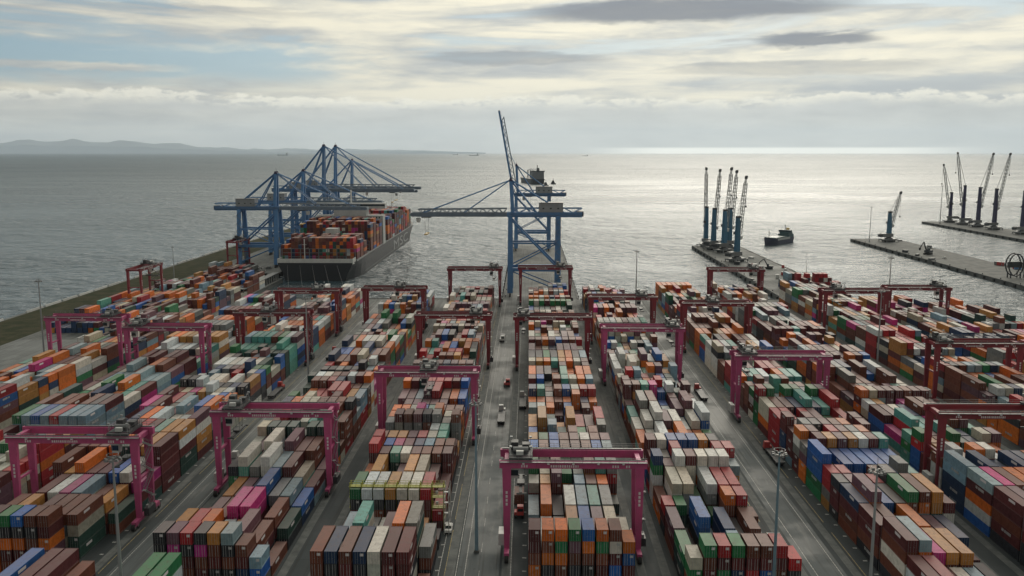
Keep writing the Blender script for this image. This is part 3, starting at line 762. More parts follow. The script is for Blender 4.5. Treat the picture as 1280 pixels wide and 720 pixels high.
# ------------------------------------------------------------------ rubber-tyred gantry cranes over the blocks
SP, FR = 14.7, 7.5                       # half span, distance between the two portal frames
def make_rtg(paint):
    root = empty('gantry_crane')
    for sx in (-1, 1):
        for fy in (0, FR):
            MB().taper((sx * SP, fy, 2.1), 1.15, .85, (sx * SP, fy, 20.8), 1.95, 1.05).build('leg', paint, root)
        b = MB().box(sx * SP - .55, sx * SP + .55, -3.2, FR + 3.2, 1.35, 2.12)
        for fy in (-2.4, FR + 2.4): b.box(sx * SP - .45, sx * SP + .45, fy - 1.3, fy + 1.3, .95, 1.36)
        b.build('sill_beam', paint, root)
        for wy in (-3.3, -1.55, FR + 1.55, FR + 3.3):
            w = MB().cone((sx * SP - .42, wy, .8), (sx * SP + .42, wy, .8), .79, .79, 14).build('wheel', M['rubber'], root)
            MB().cone((sx * SP - .46, wy, .8), (sx * SP + .46, wy, .8), .36, .36, 10).build('hub', M['grey'], w)
        MB().box(sx * SP - .5, sx * SP + .5, .55, FR - .55, 20.9, 22.0).build('end_beam', paint, root)
        MB().box(sx * SP - .28, sx * SP + .28, .5, FR - .5, 11.0, 11.5).build('tie_beam', paint, root)
    for k, fy in enumerate((0, FR)):
        gz = MB().box(-16.3, 16.3, fy - .55, fy + .55, 20.8, 22.5).build('girder', paint, root)
        sy = -1 if k == 0 else 1
        w = MB().box(-16.2, 16.2, *sorted((fy + sy * .56, fy + sy * 1.35)), 22.35, 22.43)
        for i in range(17): w.beam((-16 + i * 2, fy + sy * 1.3, 22.4), (-16 + i * 2, fy + sy * 1.3, 23.45), .06)
        for zz in (22.95, 23.45): w.beam((-16.1, fy + sy * 1.3, zz), (16.1, fy + sy * 1.3, zz), .06)
        w.build('walkway', M['grey'], gz)
        MB().beam((-15.9, fy, 22.6), (15.9, fy, 22.6), .16, .2).build('trolley_rail', M['dark'], gz)
        for i in range(5):
            x = -11 + i * 5.5
            MB().box(x - .25, x + .25, fy + sy * .62, fy + sy * 1.0, 21.85, 22.2).build('floodlight', M['lens'], gz)
        if k == 0:                       # painted name along the beam and fleet number down the legs
            t = MB(); x = -5.0
            for i in range(13):
                w_ = random.choice((.22, .3, .36)); t.box(x, x + w_, -.565, -.549, 21.05, 21.62)
                if i in (7,): t.box(x, x + w_, -.565, -.549, 21.05, 21.25)
                x += w_ + .20
            for x0, n in ((-11.5, 3), (8.6, 3), (11.6, 2)):
                for i in range(n): t.box(x0 + i * .55, x0 + i * .55 + .32, -.565, -.549, 21.05, 21.62)
            t.build('lettering', M['letter'], gz)
            for sx in (-1, 1):
                t = MB()
                for i in range(4): t.box(sx * SP - .22, sx * SP + .22, -.60, -.52, 12.2 + i * .9, 12.2 + i * .9 + .6)
                t.build('fleet_number', M['letter'], root)
    # generator house and drive cabinet on the sills, stair up one leg
    g_ = MB().box(SP + .65, SP + 1.9, 1.2, 5.2, 2.0, 3.9).build('generator_house', M['dark'], root)
    MB().box(SP + 1.0, SP + 1.5, 1.6, 2.4, 3.9, 4.6).build('exhaust', M['grey'], g_)
    MB().box(-SP - 1.9, -SP - .6, 1.2, 5.4, 2.0, 4.7).build('drive_cabinet', M['offwhite'], root)
    st = MB(); y0, y1 = 1.2, FR - 1.2; z = 2.2; f = 0
    while z < 20.0:
        a, b_ = (y0, y1) if f % 2 == 0 else (y1, y0); z2 = min(z + 3.2, 20.8)
        for dx in (.75, 1.5):
            st.beam((SP + dx, a, z), (SP + dx, b_, z2), .09, .22); st.beam((SP + dx, a, z + 1), (SP + dx, b_, z2 + 1), .06)
        st.box(SP + .6, SP + 1.6, b_ - .5, b_ + .5, z2 - .06, z2); z = z2; f += 1
    st.build('stair', M['grey'], root)
    # trolley with hoist machinery, cabin and hanging spreader
    t = MB()
    for fy in (.0, FR): t.box(-2.6, 2.6, fy - .45, fy + .45, 22.75, 23.25)
    for x in (-2.4, 0, 2.4): t.box(x - .25, x + .25, .45, FR - .45, 22.8, 23.3)
    t.box(-2.5, 2.5, .5, FR - .5, 23.3, 23.38)
    for x in (-2.6, 2.6):
        for i in range(7): t.beam((x, .2 + i * 1.18, 23.3), (x, .2 + i * 1.18, 24.4), .06)
        for zz in (23.85, 24.4): t.beam((x, 0, zz), (x, FR, zz), .06)
    tr = t.build('trolley', M['dark'], root)
    MB().cone((-1.7, 2.6, 24.1), (1.7, 2.6, 24.1), .62, .62, 12).build('hoist_drum', M['grey'], tr)
    MB().box(-2.2, -.6, 4.2, 6.4, 23.4, 25.2).build('electrical_box', M['dark'], tr)
    MB().box(.3, 2.1, 4.6, 6.6, 23.4, 24.6).build('motor', M['dark'], tr)
    MB().box(-1.0, .6, .7, 1.5, 23.4, 24.3).build('brake_unit', M['offwhite'], tr)
    b = MB()
    for x, y in ((-2.2, .3), (2.2, .3), (2.2, FR - .3), (-2.2, FR - .3)): b.beam((x, y, 23.3), (x, y, 25.4), .1).box(x - .3, x + .3, y - .2, y + .2, 25.3, 25.65)
    b.build('lamp_bracket', M['galv'], tr)
    cb = MB().taper((-1.4, 2.0, 17.9), 1.6, 1.7, (-1.4, 2.0, 20.2), 2.0, 2.2).build('operator_cabin', M['offwhite'], tr)
    MB().box(-2.25, -.55, 0.92, 0.98, 18.6, 19.9).build('window', M['glass'], cb)
    MB().box(-1.6, -1.2, 1.8, 2.2, 20.2, 22.8).build('cabin_hanger', M['dark'], tr)
    s = MB().box(-.9, .9, FR / 2 - 6.0, FR / 2 - 5.6, 15.4, 15.7).box(-.9, .9, FR / 2 + 5.6, FR / 2 + 6.0, 15.4, 15.7)
    s.box(-.35, .35, FR / 2 - 5.6, FR / 2 + 5.6, 15.42, 15.78).box(-.9, .9, FR / 2 - 1.4, FR / 2 + 1.4, 15.8, 16.3)
    sp_ = s.build('spreader', M['dark'], tr)
    b = MB()
    for x in (-.8, .8):
        for y in (-1.2, 1.2): b.beam((x, FR / 2 + y, 16.3), (x * 1.3, FR / 2 + y * 1.2, 23.0), .06)
    b.build('hoist_rope', M['dark'], tr)
    return root
rtg_src = {k: make_rtg(M[k]) for k in ('magenta', 'maroon')}
used = set()
RG = 'rubber-tyred gantry cranes over the container blocks'
def rtg(x, y, paint, t, label, rot=0.0):
    o = rtg_src[paint] if paint not in used else copy_tree(rtg_src[paint])
    used.add(paint); o.location = (x, y, 0); o.rotation_euler = (0, 0, rot)
    for ch in o.children:
        if ch.name.split('.')[0] == 'trolley': ch.location.x = t
    tag(o, label, 'gantry crane', RG)
CX = {'A': -183.5, 'B': -142.0, 'C': -109.0, 'D': -67.5, 'E': -31.5, 'F': 10.0, 'G': 44.5, 'H': 85.5, 'I': 121.0, 'J': 161.0, 'K': 196.5}
for b_, y, paint, t, lab in (
    ('F', 190, 'magenta', -11.6, 'magenta gantry crane over first jetty-side block, its dark trolley beside the truck lane'),
    ('F', 365, 'maroon', -12.0, 'dark red gantry crane midway along the first jetty-side block'),
    ('F', 525, 'maroon', 9.0, 'dark red gantry crane at the seaward end of first jetty-side block'),
    ('C', 205, 'magenta', 10.8, 'magenta gantry crane at landward end of third ship-side block'),
    ('D', 227, 'magenta', -10.4, 'magenta gantry crane straddling magenta containers on second ship-side block'),
    ('E', 270, 'magenta', 0.5, 'magenta gantry crane over short containers of first ship-side block'),
    ('E', 368, 'maroon', 9.5, 'dark red gantry crane midway along first ship-side block'),
    ('E', 519, 'maroon', 11.2, 'dark red gantry crane at seaward end of first ship-side block'),
    ('D', 442, 'maroon', 3.0, 'dark red gantry crane near seaward end of second ship-side block'),
    ('C', 372, 'maroon', -2.0, 'dark red gantry crane behind the mast on third ship-side block'),
    ('C', 433, 'maroon', 5.0, 'dark red gantry crane nearest the basin on third ship-side block'),
    ('B', 340, 'magenta', -11.0, 'magenta gantry crane whose leg stands among the long containers ship-side'),
    ('A', 360, 'magenta', 9.8, 'magenta gantry crane closest to the grassy sea wall'),
    ('G', 342, 'magenta', 11.6, 'magenta gantry crane midway along second jetty-side block, trolley over truck lane'),
    ('G', 417, 'maroon', 9.0, 'dark red gantry crane near seaward end of second jetty-side block'),
    ('H', 295, 'magenta', -11.3, 'magenta gantry crane on third jetty-side block beside the open road'),
    ('H', 400, 'maroon', -2.0, 'dark red gantry crane midway along third jetty-side block'),
    ('I', 229, 'maroon', 12.0, 'dark red gantry crane at landward end of fourth jetty-side block'),
    ('I', 518, 'maroon', 10.0, 'dark red gantry crane at seaward end of fourth jetty-side block'),
    ('J', 316, 'maroon', -12.0, 'dark red gantry crane straddling fifth jetty-side block behind a turquoise container'),
    ('J', 438, 'maroon', -8.0, 'dark red gantry crane at seaward end of fifth jetty-side block'),
    ('K', 449, 'maroon', 11.0, 'dark red gantry crane on the block next to the far quay'),
):
    rtg(CX[b_] + (2.3 if (b_, y) == ('I', 229) else 0), y, paint, t, lab)
rtg(-226, 528, 'maroon', 6.0, 'dark red gantry crane turned sideways beside the grass bank', R(90))
rtg(-222, 690, 'maroon', 2.0, 'dark red gantry crane turned sideways next to blue ship cranes', R(90))

# ------------------------------------------------------------------ ship-to-shore cranes
def sts(x, y, side, zb, apex, outreach, gauge, label, raised=False, back=20.0, tpos=0.5):
    """x: waterside rail, side: +1 boom towards +x, -1 towards -x"""
    S = lambda q: side * q                       # local +x is out over the water
    bx_ = -gauge - back
    root = empty('quay_crane', (x, y, 0)); P = M['blue']; hw = 10.5
    for lx in (0, -gauge):
        for ly in (-hw, hw):
            top = (S(lx), ly * .45, zb) if lx == 0 else (S(lx), ly * .6, zb)
            MB().taper((S(lx), ly, 2.2), 3.4, 3.0, top, 2.6, 2.3).build('leg', P, root)
            bg_ = MB()
            for k in range(4): bg_.box(S(lx) - .5, S(lx) + .5, ly - 4.2 + k * 2.1, ly - 2.6 + k * 2.1, .15, 1.0)
            bg_.box(S(lx) - .4, S(lx) + .4, ly - 4, ly + 4, 1.0, 2.2)
            bg_.build('bogie', M['dark'], root)
        MB().box(S(lx) - .8, S(lx) + .8, -hw + .9, hw - .9, 2.3, 4.3).build('sill_beam', P, root)
        MB().box(S(lx) - .7, S(lx) + .7, -hw * .76, hw * .76, 15.5, 17.5).build('portal_beam', P, root)
        MB().box(S(lx) - .6, S(lx) + .6, -hw * .5, hw * .5, zb - 2.4, zb - .6).build('cross_beam', P, root)
    for ly in (-1, 1):
        MB().beam((S(-gauge + .8), ly * hw * .84, 16.6), (S(-.8), ly * hw * .80, 16.6), 1.6, 2.2).build('portal_tie', P, root)
        b = MB().beam((S(-gauge + .5), ly * hw * .8, 18), (S(-.8), ly * hw * .5, zb - 2.5), 1.3, 1.3, 8)
        b.build('diagonal_brace', P, root)
    for ly in (-1, 1):
        MB().beam((S(-gauge + .5), ly * hw * .92, 4.2), (S(-.8), ly * hw * .82, 15.6), .8, .8, 8).build('lower_brace', P, root)
        MB().beam((S(-gauge + .5), ly * hw * .66, zb * .66), (S(-.8), ly * hw * .62, zb * .66), .8, 1.0).build('upper_tie', P, root)
    for ly in (-1, 1):                           # crossed braces of the upper side frame, stay frame over the shore girder
        MB().beam((S(-gauge + .5), ly * hw * .62, zb * .66), (S(-.8), ly * hw * .78, 18.0), .7, .7, 8).build('counter_brace', P, root)
        t = MB()
        for i in range(8):
            q0, q1 = bx_ + (0 - bx_) * i / 8, bx_ + (0 - bx_) * (i + 1) / 8
            t.beam((S(q0), ly * 3.4, zb + (1.8 if i % 2 else 4.6)), (S(q1), ly * 3.4, zb + (4.6 if i % 2 else 1.8)), .4)
        t.beam((S(bx_), ly * 3.4, zb + 4.6), (S(0), ly * 3.4, zb + 4.6), .6)
        t.build('girder_truss', P, root)
    MB().beam((S(-gauge), -hw * .72, 17.5), (S(-gauge), hw * .56, zb - 2.5), .6, .6, 6).build('cross_brace', P, root)
    MB().beam((S(0.2), -hw * .72, 17.5), (S(0.2), hw * .46, zb - 2.5), .5, .5, 6).build('cross_brace', P, root)
    # shore girder
    bx = -gauge - back
    for ly in (-3.4, 3.4):
        MB().beam((S(bx), ly, zb + .6), (S(2), ly, zb + .6), 1.7, 3.0).build('shore_girder', P, root)
        w = MB().beam((S(bx), ly * 1.45, zb + .3), (S(1), ly * 1.45, zb + .3), .9, .1)
        for i in range(22):
            q = bx + (1 - bx) * i / 21; w.beam((S(q), ly * 1.58, zb + .3), (S(q), ly * 1.58, zb + 1.5), .07)
        for zz in (.9, 1.5): w.beam((S(bx), ly * 1.58, zb + zz), (S(1), ly * 1.58, zb + zz), .08)
        w.build('walkway', M['grey'], root)
    b = MB()
    for i in range(8):
        q = bx + (2 - bx) * i / 7; b.box(S(q) - .4, S(q) + .4, -2.9, 2.9, zb + .7, zb + 1.4)
    b.build('girder_ties', P, root)
    # A-frame, pylon and stays
    for ly in (-1, 1):
        MB().beam((S(-1.5), ly * 4.0, zb + 1.6), (S(-.3), ly * 1.6, apex), 2.1, 1.8).build('mast_leg', P, root)
        MB().beam((S(-gauge * .55), ly * 3.4, zb + 1.7), (S(-1.0), ly * 1.5, apex - .8), 1.0, 1.0, 8).build('back_leg', P, root)
        MB().beam((S(-gauge - 4), ly * 3.4, zb + 1.7), (S(-1.0), ly * 1.7, apex - .2), 1.0, 1.0, 6).build('back_stay', P, root)
    b = MB().box(S(-.3) - 1.2, S(-.3) + 1.2, -2.8, 2.8, apex - .5, apex + .6)
    for ly in (-2.4, 2.4): b.cone((S(-.3), ly - .3, apex + .9), (S(-.3), ly + .3, apex + .9), .8, .8, 10)
    b.beam((S(-.3), 0, apex), (S(-.3), 0, apex + 4), .15); b.build('mast_head', M['navy'], root)
    b = MB()
    for k in range(1, 5):
        f = k / 5; z = zb + 1.6 + (apex - zb - 1.6) * f; wy = 4 * (1 - f) + 1.6 * f
        b.beam((S(-1.5 + 1.2 * f), -wy, z), (S(-1.5 + 1.2 * f), wy, z), .35)
    b.build('mast_rungs', P, root)
    # boom
    if raised: an = R(80)
    else: an = 0.0
    ca, sa = math.cos(an), math.sin(an)
    B = lambda q, ly, up: (S(2.2 + q * ca - up * sa), ly, zb + .6 + q * sa + up * ca)
    for ly in (-3.2, 3.2):
        MB().beam(B(0, ly, 0), B(outreach, ly, 0), 1.5, 2.6).build('boom_girder', P if raised else M['boom_blue'], root)
    b = MB()
    n = 11
    for i in range(n + 1):
        q = outreach * i / n; b.beam(B(q, -2.7, .2), B(q, 2.7, .2), .45)
        if i < n: b.beam(B(q, -2.7 if i % 2 else 2.7, .3), B(q + outreach / n, 2.7 if i % 2 else -2.7, .3), .25)
    for ly in (-4.1, 4.1):
        for i in range(24):
            q = outreach * i / 23; b.beam(B(q, ly, .0), B(q, ly, 1.3), .07)
        b.beam(B(0, ly, 1.3), B(outreach, ly, 1.3), .08); b.beam(B(0, ly * .95, .1), B(outreach, ly * .95, .1), .7, .08)
    if True:
        for ly in (-3.2, 3.2):
            b.beam(B(0, ly, 3.8), B(outreach * .93, ly, 3.2), .7)
            for i in range(2 * n): b.beam(B(outreach * i / (2 * n) * .93, ly, .8 if i % 2 else 3.5), B(outreach * (i + 1) / (2 * n) * .93, ly, 3.5 if i % 2 else .8), .42)
    b.box(*sorted((B(outreach, 0, 0)[0], B(outreach + .8, 0, 0)[0])) if not raised else (B(outreach, 0, 0)[0] - .7, B(outreach, 0, 0)[0] + .7), -4.2, 4.2, B(outreach, 0, 0)[2] - .8, B(outreach, 0, 0)[2] + .9)
    b.build('boom_bracing', M['boom_blue'], root)
    for f in (.45, .88):
        for ly in (-1, 1):
            if not raised: MB().beam(B(outreach * f, ly * 3.2, 1.0), (S(.2), ly * 1.7, apex), .75, .75, 6).build('fore_stay', P, root)
            elif f > .5:
                MB().beam(B(outreach * f, ly * 3.0, 1.0), B(outreach * .45, ly * 3.0, 4.0), .3).build('fore_stay', P, root)
                MB().beam(B(outreach * .45, ly * 3.0, 4.0), (S(.2), ly * 1.7, apex), .3).build('fore_stay', P, root)
    # machinery house, electrical room, trolley, cabin, lift
    hx0, hx1 = sorted((S(-gauge - 3), S(-gauge + 12)))
    hm = MB().box(hx0, hx1, -4.6, 4.6, zb + 2.2, zb + 8.0).build('machinery_house', M['midgrey'], root)
    MB().prism([(hx0 - .3, -4.9), (hx1 + .3, -4.9), (hx1 + .3, 4.9), (hx0 - .3, 4.9)], zb + 8.0, zb + 8.3).build('house_roof', M['grey'], hm)
    for k in range(3):
        q = hx0 + 2.2 + k * 4.6; MB().box(q, q + 1.1, -4.66, -4.58, zb + 4.2, zb + 5.0).build('window', M['glass'], hm)
    c_ = MB().box(*sorted((S(bx - 1), S(bx + 5))), -2.6, 2.6, zb - .5, zb + 2.6); c_.build('end_machinery', M['dark'], root)
    tx = (2 + outreach * tpos) if not raised else -gauge * .4
    t = MB().box(S(tx) - 3, S(tx) + 3, -3.0, 3.0, zb - 1.4, zb - .7).build('trolley', M['dark'], root)
    MB().taper((S(tx + 5), -1.6, zb - 4.4), 2.0, 2.2, (S(tx + 5), -1.6, zb - 1.6), 2.6, 2.6).build('operator_cabin', M['offwhite'], t)
    MB().box(S(tx) - 1, S(tx) + 1, -6.1, 6.1, zb - 12.0, zb - 11.4).build('spreader', M['yellow_spreader'], t)
    b = MB()
    for qx in (-.8, .8):
        for qy in (-1.5, 1.5): b.beam((S(tx) + qx, qy, zb - 11.4), (S(tx) + qx * 1.6, qy, zb - 1.2), .08)
    b.build('hoist_rope', M['dark'], t)
    MB().beam((S(-gauge - 1.6), hw * .9, 2), (S(-gauge - 1.4), hw * .66, zb), 1.3, 1.3).build('lift_shaft', M['grey'], root)
    b = MB(); z = 4.0; k = 0
    while z < zb - 3:
        f = z / zb; yy = -hw * (1 - .4 * f) - 1.3
        b.beam((S(-gauge) - 2, yy, z), (S(-gauge) + 2, yy, z + 3.0) if k % 2 == 0 else (S(-gauge) + 2, yy, z), .9, .15) if k % 2 == 0 else b.beam((S(-gauge) + 2, yy, z), (S(-gauge) - 2, yy, z + 3.0), .9, .15)
        z += 3.0; k += 1
    b.build('stair', M['grey'], root)
    tag(root, label, 'quay crane', 'blue ship-to-shore quay cranes')
    return root
M['boom_blue'] = steel('weathered_boom_blue', (0.14, 0.19, 0.25), 0.5, 0.5)
sts(-197.5, 704, 1, 45, 73, 68, 29, 'blue quay crane over the container ship stern, lower than its neighbours', tpos=.25)
sts(-197.5, 790, 1, 45, 73, 66, 29, 'blue quay crane between the stern crane and the tall pair', tpos=.15)
sts(-197.5, 872, 1, 52, 95, 84, 31, 'tall blue quay crane over the container ship, boom down, next to deckhouse', tpos=.4)
sts(-197.5, 925, 1, 52, 95, 84, 31, 'tall blue quay crane over the container ship nearer the bow', tpos=.7)
sts(-197.5, 1010, 1, 45, 80, 70, 29, 'blue quay crane over the ship bow with small mast head', tpos=.6)
sts(-11.5, 566, -1, 50, 72, 60, 30, 'blue quay crane with lowered boom on the central pier', back=15, tpos=.85)
sts(-11.5, 826, -1, 50, 77, 76, 30, 'blue quay crane with its boom raised upright on the central pier', raised=True, back=15)

# ------------------------------------------------------------------ mobile harbour cranes on the jetties
def harbour(x, y, rz, paint, tower_h, boom_l, boom_a, label, group):
    root = empty('harbour_crane', (x, y, 0), rz)
    b = MB().box(-3.2, 3.2, -8, 8, 1.5, 2.9).box(-2.4, 2.4, -3, 3, 2.9, 4.2); b.build('chassis', M['grey'], root)
    for sx in (-1, 1):
        for sy in (-1, 1):
            o = MB().box(*sorted((sx * 3.2, sx * 6.4)), sy * 6.6 - .45, sy * 6.6 + .45, 1.7, 2.5).box(sx * 6.1 - .9, sx * 6.1 + .9, sy * 6.6 - 1.6, sy * 6.6 + 1.6, .0, .35)
            o.box(sx * 6.1 - .3, sx * 6.1 + .3, sy * 6.6 - .3, sy * 6.6 + .3, .35, 1.7); o.build('outrigger', M['grey'], root)
        for k in range(6):
            MB().cone((sx * 2.2, -5 + k * 2, .75), (sx * 3.0, -5 + k * 2, .75), .74, .74, 10).build('wheel', M['rubber'], root)
    MB().cone((0, 0, 4.2), (0, 0, 5.0), 2.4, 2.4, 16).build('slew_ring', M['dark'], root)
    u = MB().box(-2.8, 2.8, -9, 3.4, 5.0, 8.4).build('machinery_house', M['grey'], root)
    MB().box(-2.9, 2.9, -10.6, -9.0, 4.9, 7.6).build('counterweight', M['dark'], u)
    MB().taper((0, 0, 5.0), 3.7, 3.9, (0, 0, tower_h * .55), 3.2, 3.4).taper((0, 0, tower_h * .55), 3.2, 3.4, (0, -.2, tower_h), 2.4, 2.7).build('tower', paint, root)
    MB().box(-1.3, 1.3, -1.6, 1.9, tower_h, tower_h + 1.6).build('tower_head', M['dark'], root)
    c_ = MB().taper((0, 3.0, tower_h * .50), 2.2, 2.6, (0, 3.2, tower_h * .50 + 3), 2.6, 3.2).build('operator_cabin', M['offwhite'], root)
    MB().box(-1.2, 1.2, 4.62, 4.72, tower_h * .5 + .9, tower_h * .5 + 2.4).build('window', M['glass'], c_)
    MB().box(-2.6, -1.4, -2.2, .8, tower_h * .62, tower_h * .62 + 2.2).build('winch_platform', M['dark'], root)
    a = Vector((0, 1.9, tower_h * .46)); t = Vector((0, math.cos(boom_a), math.sin(boom_a))); e = a + t * boom_l
    bm_ = MB().truss(a, a + t * 6, 1.0, .9, 2, .28, .14).truss(a + t * 6, e - t * 4, 2.2, 2.1, 14, .40, .19).truss(e - t * 4, e, 1.1, 1.0, 2, .28, .14)
    bo = bm_.build('boom', M['boom_grey'], root)
    MB().box(-.8, .8, e.y - .9, e.y + 1.1, e.z - .6, e.z + 1.3).cone((-.9, e.y + .4, e.z + 1.2), (.9, e.y + .4, e.z + 1.2), .9, .9, 10).build('boom_head', M['dark'], root)
    b = MB().beam((.5, -.4, tower_h + 1.2), e + Vector((.5, -.3, .8)), .16).beam((-.5, -.4, tower_h + 1.2), e + Vector((-.5, -.3, .8)), .16)
    b.beam((0, 1.8, tower_h * .8), a + t * (boom_l * .38), .5, .5, 6)
    b.build('luffing_rope', M['dark'], root)
    hz = max(tower_h * .7, e.z - 24)
    MB().beam((0, e.y + .9, hz + 1.5), (0, e.y + .9, e.z), .14).build('hook_rope', M['dark'], root)
    MB().cone((0, e.y + .9, hz + 1.6), (0, e.y + .9, hz), .5, .9, 8).build('hook_block', M['dark'], root)
    tag(root, label, 'harbour crane', group)
    return root
G1 = 'blue mobile harbour cranes on the pier'
for x, y, rz, th, bl, an, lab in (
    (168, 850, 0.2, 37, 56, 88, 'blue harbour crane parked at the very tip of the pier'),
    (171, 829, -.9, 37, 55, 86, 'blue harbour crane second from the pier tip'),
    (176, 807, -1.0, 37, 57, 86, 'blue harbour crane in the middle of the row of five'),
    (186, 831, -1.1, 37, 54, 86, 'blue harbour crane by the outer quay edge of the pier'),
    (171.5, 737, -1.0, 36, 52, 84, 'blue harbour crane standing apart, closest to the container yard')):
    harbour(x, y, rz, M['harbour_blue'], th, bl, R(an), lab, G1)
harbour(362, 905, -1.3, M['harbour_blue'], 29, 36, R(76), 'pale blue harbour crane alone on the long bare jetty', 'harbour crane on the bare jetty')
G2 = 'navy harbour cranes on the outer jetty'
for x, y, rz, th, bl, an, lab in (
    (538, 1155, 1.4, 37, 56, 80, 'slim navy harbour crane beside the lamp mast on the outer jetty'),
    (538, 1121, 1.4, 47, 66, 82, 'navy harbour crane with boom leaning towards the sea mast'),
    (540, 1087, -1.4, 46, 66, 80, 'navy harbour crane with boom leaning away, mid outer jetty'),
    (540, 1049, -1.4, 46, 66, 80, 'navy harbour crane beside a green base on outer jetty'),
    (541, 991, -1.4, 46, 60, 70, 'navy harbour crane on the landward part of the outer jetty')):
    harbour(x, y, rz, M['navy'], th, bl, R(an), lab, G2)

# ------------------------------------------------------------------ ships
def loft(L, B, D, draft, flare=0.25, bow=0.18, stern=0.10, transom=0.8, sheer=0.0, n=28):
    """hull from stations; stern at y=0, bow at y=L, water at z=0"""
    b = MB(); vs = []; fs = []; m_ = 7
    for i in range(n + 1):
        t = i / n; y = t * L
        fb = 1.0 if t < 1 - bow else max(0.02, 1 - ((t - 1 + bow) / bow) ** 2.0)
        fw = 1.0 if t < 1 - bow * 1.35 else max(0.01, 1 - ((t - 1 + bow * 1.35) / (bow * 1.35)) ** 1.5)
        if t < stern:
            q = 1 - t / stern; fb *= 1 - (1 - transom) * q * q; fw *= 1 - (1 - transom * .8) * q ** 1.5
        zk = -draft if t > .03 else -draft * .4
        zd = D + sheer * max(0, (t - .72) / .28) ** 1.6
        yo = 0.05 * L * max(0, (t - .9) / .1) ** 2
        prof = [(0, zk), (.72 * fw, zk), (.95 * fw, zk * .75), (fw, 0), (fw * .75 + fb * .25, D * .35), (fw * .25 + fb * .75, D * .75), (fb, zd)]
        for sx in (-1, 1):
            for k, (x, z) in enumerate(prof): vs.append((sx * x * B / 2, y + yo * (k / 6.0), z))
    for i in range(n):
        for s_ in (0, 1):
            for k in range(m_ - 1):
                a = i * 2 * m_ + s_ * m_ + k; c = a + 2 * m_; fs.append((a, a + 1, c + 1, c))
        a = i * 2 * m_ + m_ - 1; fs.append((a, a + m_, a + 3 * m_, a + 2 * m_))        # deck
    fs.append(tuple(range(m_)) + tuple(range(2 * m_ - 1, m_ - 1, -1)))
    b.add(vs, fs); return b
SX, SY0, SL, SB, SD = -154.5, 641.0, 396.0, 58.0, 13.0
ship = empty('container_ship', (SX, SY0, SEA))
hull = loft(SL, SB, SD, 8, transom=.94, sheer=6).build('hull', M['hull'], ship)
MB().box(-SB / 2 + 1.5, SB / 2 - 1.5, .4, .9, SD - 1.0, SD + 3.0).box(SB / 2 - 2.0, SB / 2 - 1.5, .9, 12, SD - 1, SD + 3.0).box(-SB / 2 + 1.5, -SB / 2 + 2.0, .9, 12, SD - 1, SD + 3.0).build('stern_bulwark', M['white'], ship)
b = MB()
for k in range(13): b.box(-SB / 2 + 3.5 + k * 4.0, -SB / 2 + 6.3 + k * 4.0, .25, .42, SD - 3.2, SD - 1.2)
b.build('mooring_port', M['dark'], ship)
MB().box(-SB / 2 + .6, SB / 2 - .6, 12, 318, SD - .3, SD + 1.2).build('hatch_coaming', M['grey'], ship)
for sx in (-1, 1):
    r_ = MB()
    for i in range(60): r_.beam((sx * (SB / 2 - .2), 8 + i * 5, SD), (sx * (SB / 2 - .2), 8 + i * 5, SD + 1.2), .1)
    for zz in (.6, 1.2): r_.beam((sx * (SB / 2 - .2), 8, SD + zz), (sx * (SB / 2 - .2), 303, SD + zz), .12)
    r_.build('railing', M['offwhite'], ship)
    MB().box(*sorted((sx * (SB / 2 + .02), sx * (SB / 2 - .3))), 40, 300, 2.0, 2.35).build('rubbing_strake', M['grey'], ship)
letters('hull_lettering', 'MSC', 12.5, M['boom_grey'], ship, (SB / 2 + .12, 235, 6.0), (R(90), 0, R(90)), 4.2, .06)
dk = MB().box(-SB / 2 + .5, SB / 2 - .5, 132, 144, SD, 38).box(-SB / 2 - 1.5, SB / 2 + 1.5, 132.5, 142, 44, 48.5).box(-14, 14, 132, 146, 38, 44).build('deckhouse', M['offwhite'], ship)
b = MB()
for zz in range(7):
    for k in range(22): b.box(-26.6 + k * 2.45, -25.4 + k * 2.45, 131.9, 131.98, SD + 4 + zz * 3.1, SD + 5.3 + zz * 3.1)
b.build('cabin_windows', M['glass'], dk)
MB().box(-SB / 2 - 1.2, SB / 2 + 1.2, 132.38, 132.48, 46, 47.6).build('bridge_window', M['glass'], dk)
MB().beam((0, 139, 48.5), (0, 139, 58), 1.2, 1.0).beam((-4, 139, 54), (4, 139, 54), .4).cone((0, 139, 58), (0, 139, 60), .9, .2).build('radar_mast', M['white'], dk)
MB().taper((0, 62, SD), 11, 12, (0, 62, 33), 9, 10).build('funnel', M['offwhite'], ship)
MB().beam((-8, 3, SD), (-8, 3, SD + 17), .7, .7, 8).beam((-9.5, 3, SD + 13), (-6.5, 3, SD + 13), .25).build('stern_mast', M['white'], ship)
MB().beam((0, 372, SD + 6), (0, 372, SD + 24), .9, .9, 8).build('fore_mast', M['white'], ship)
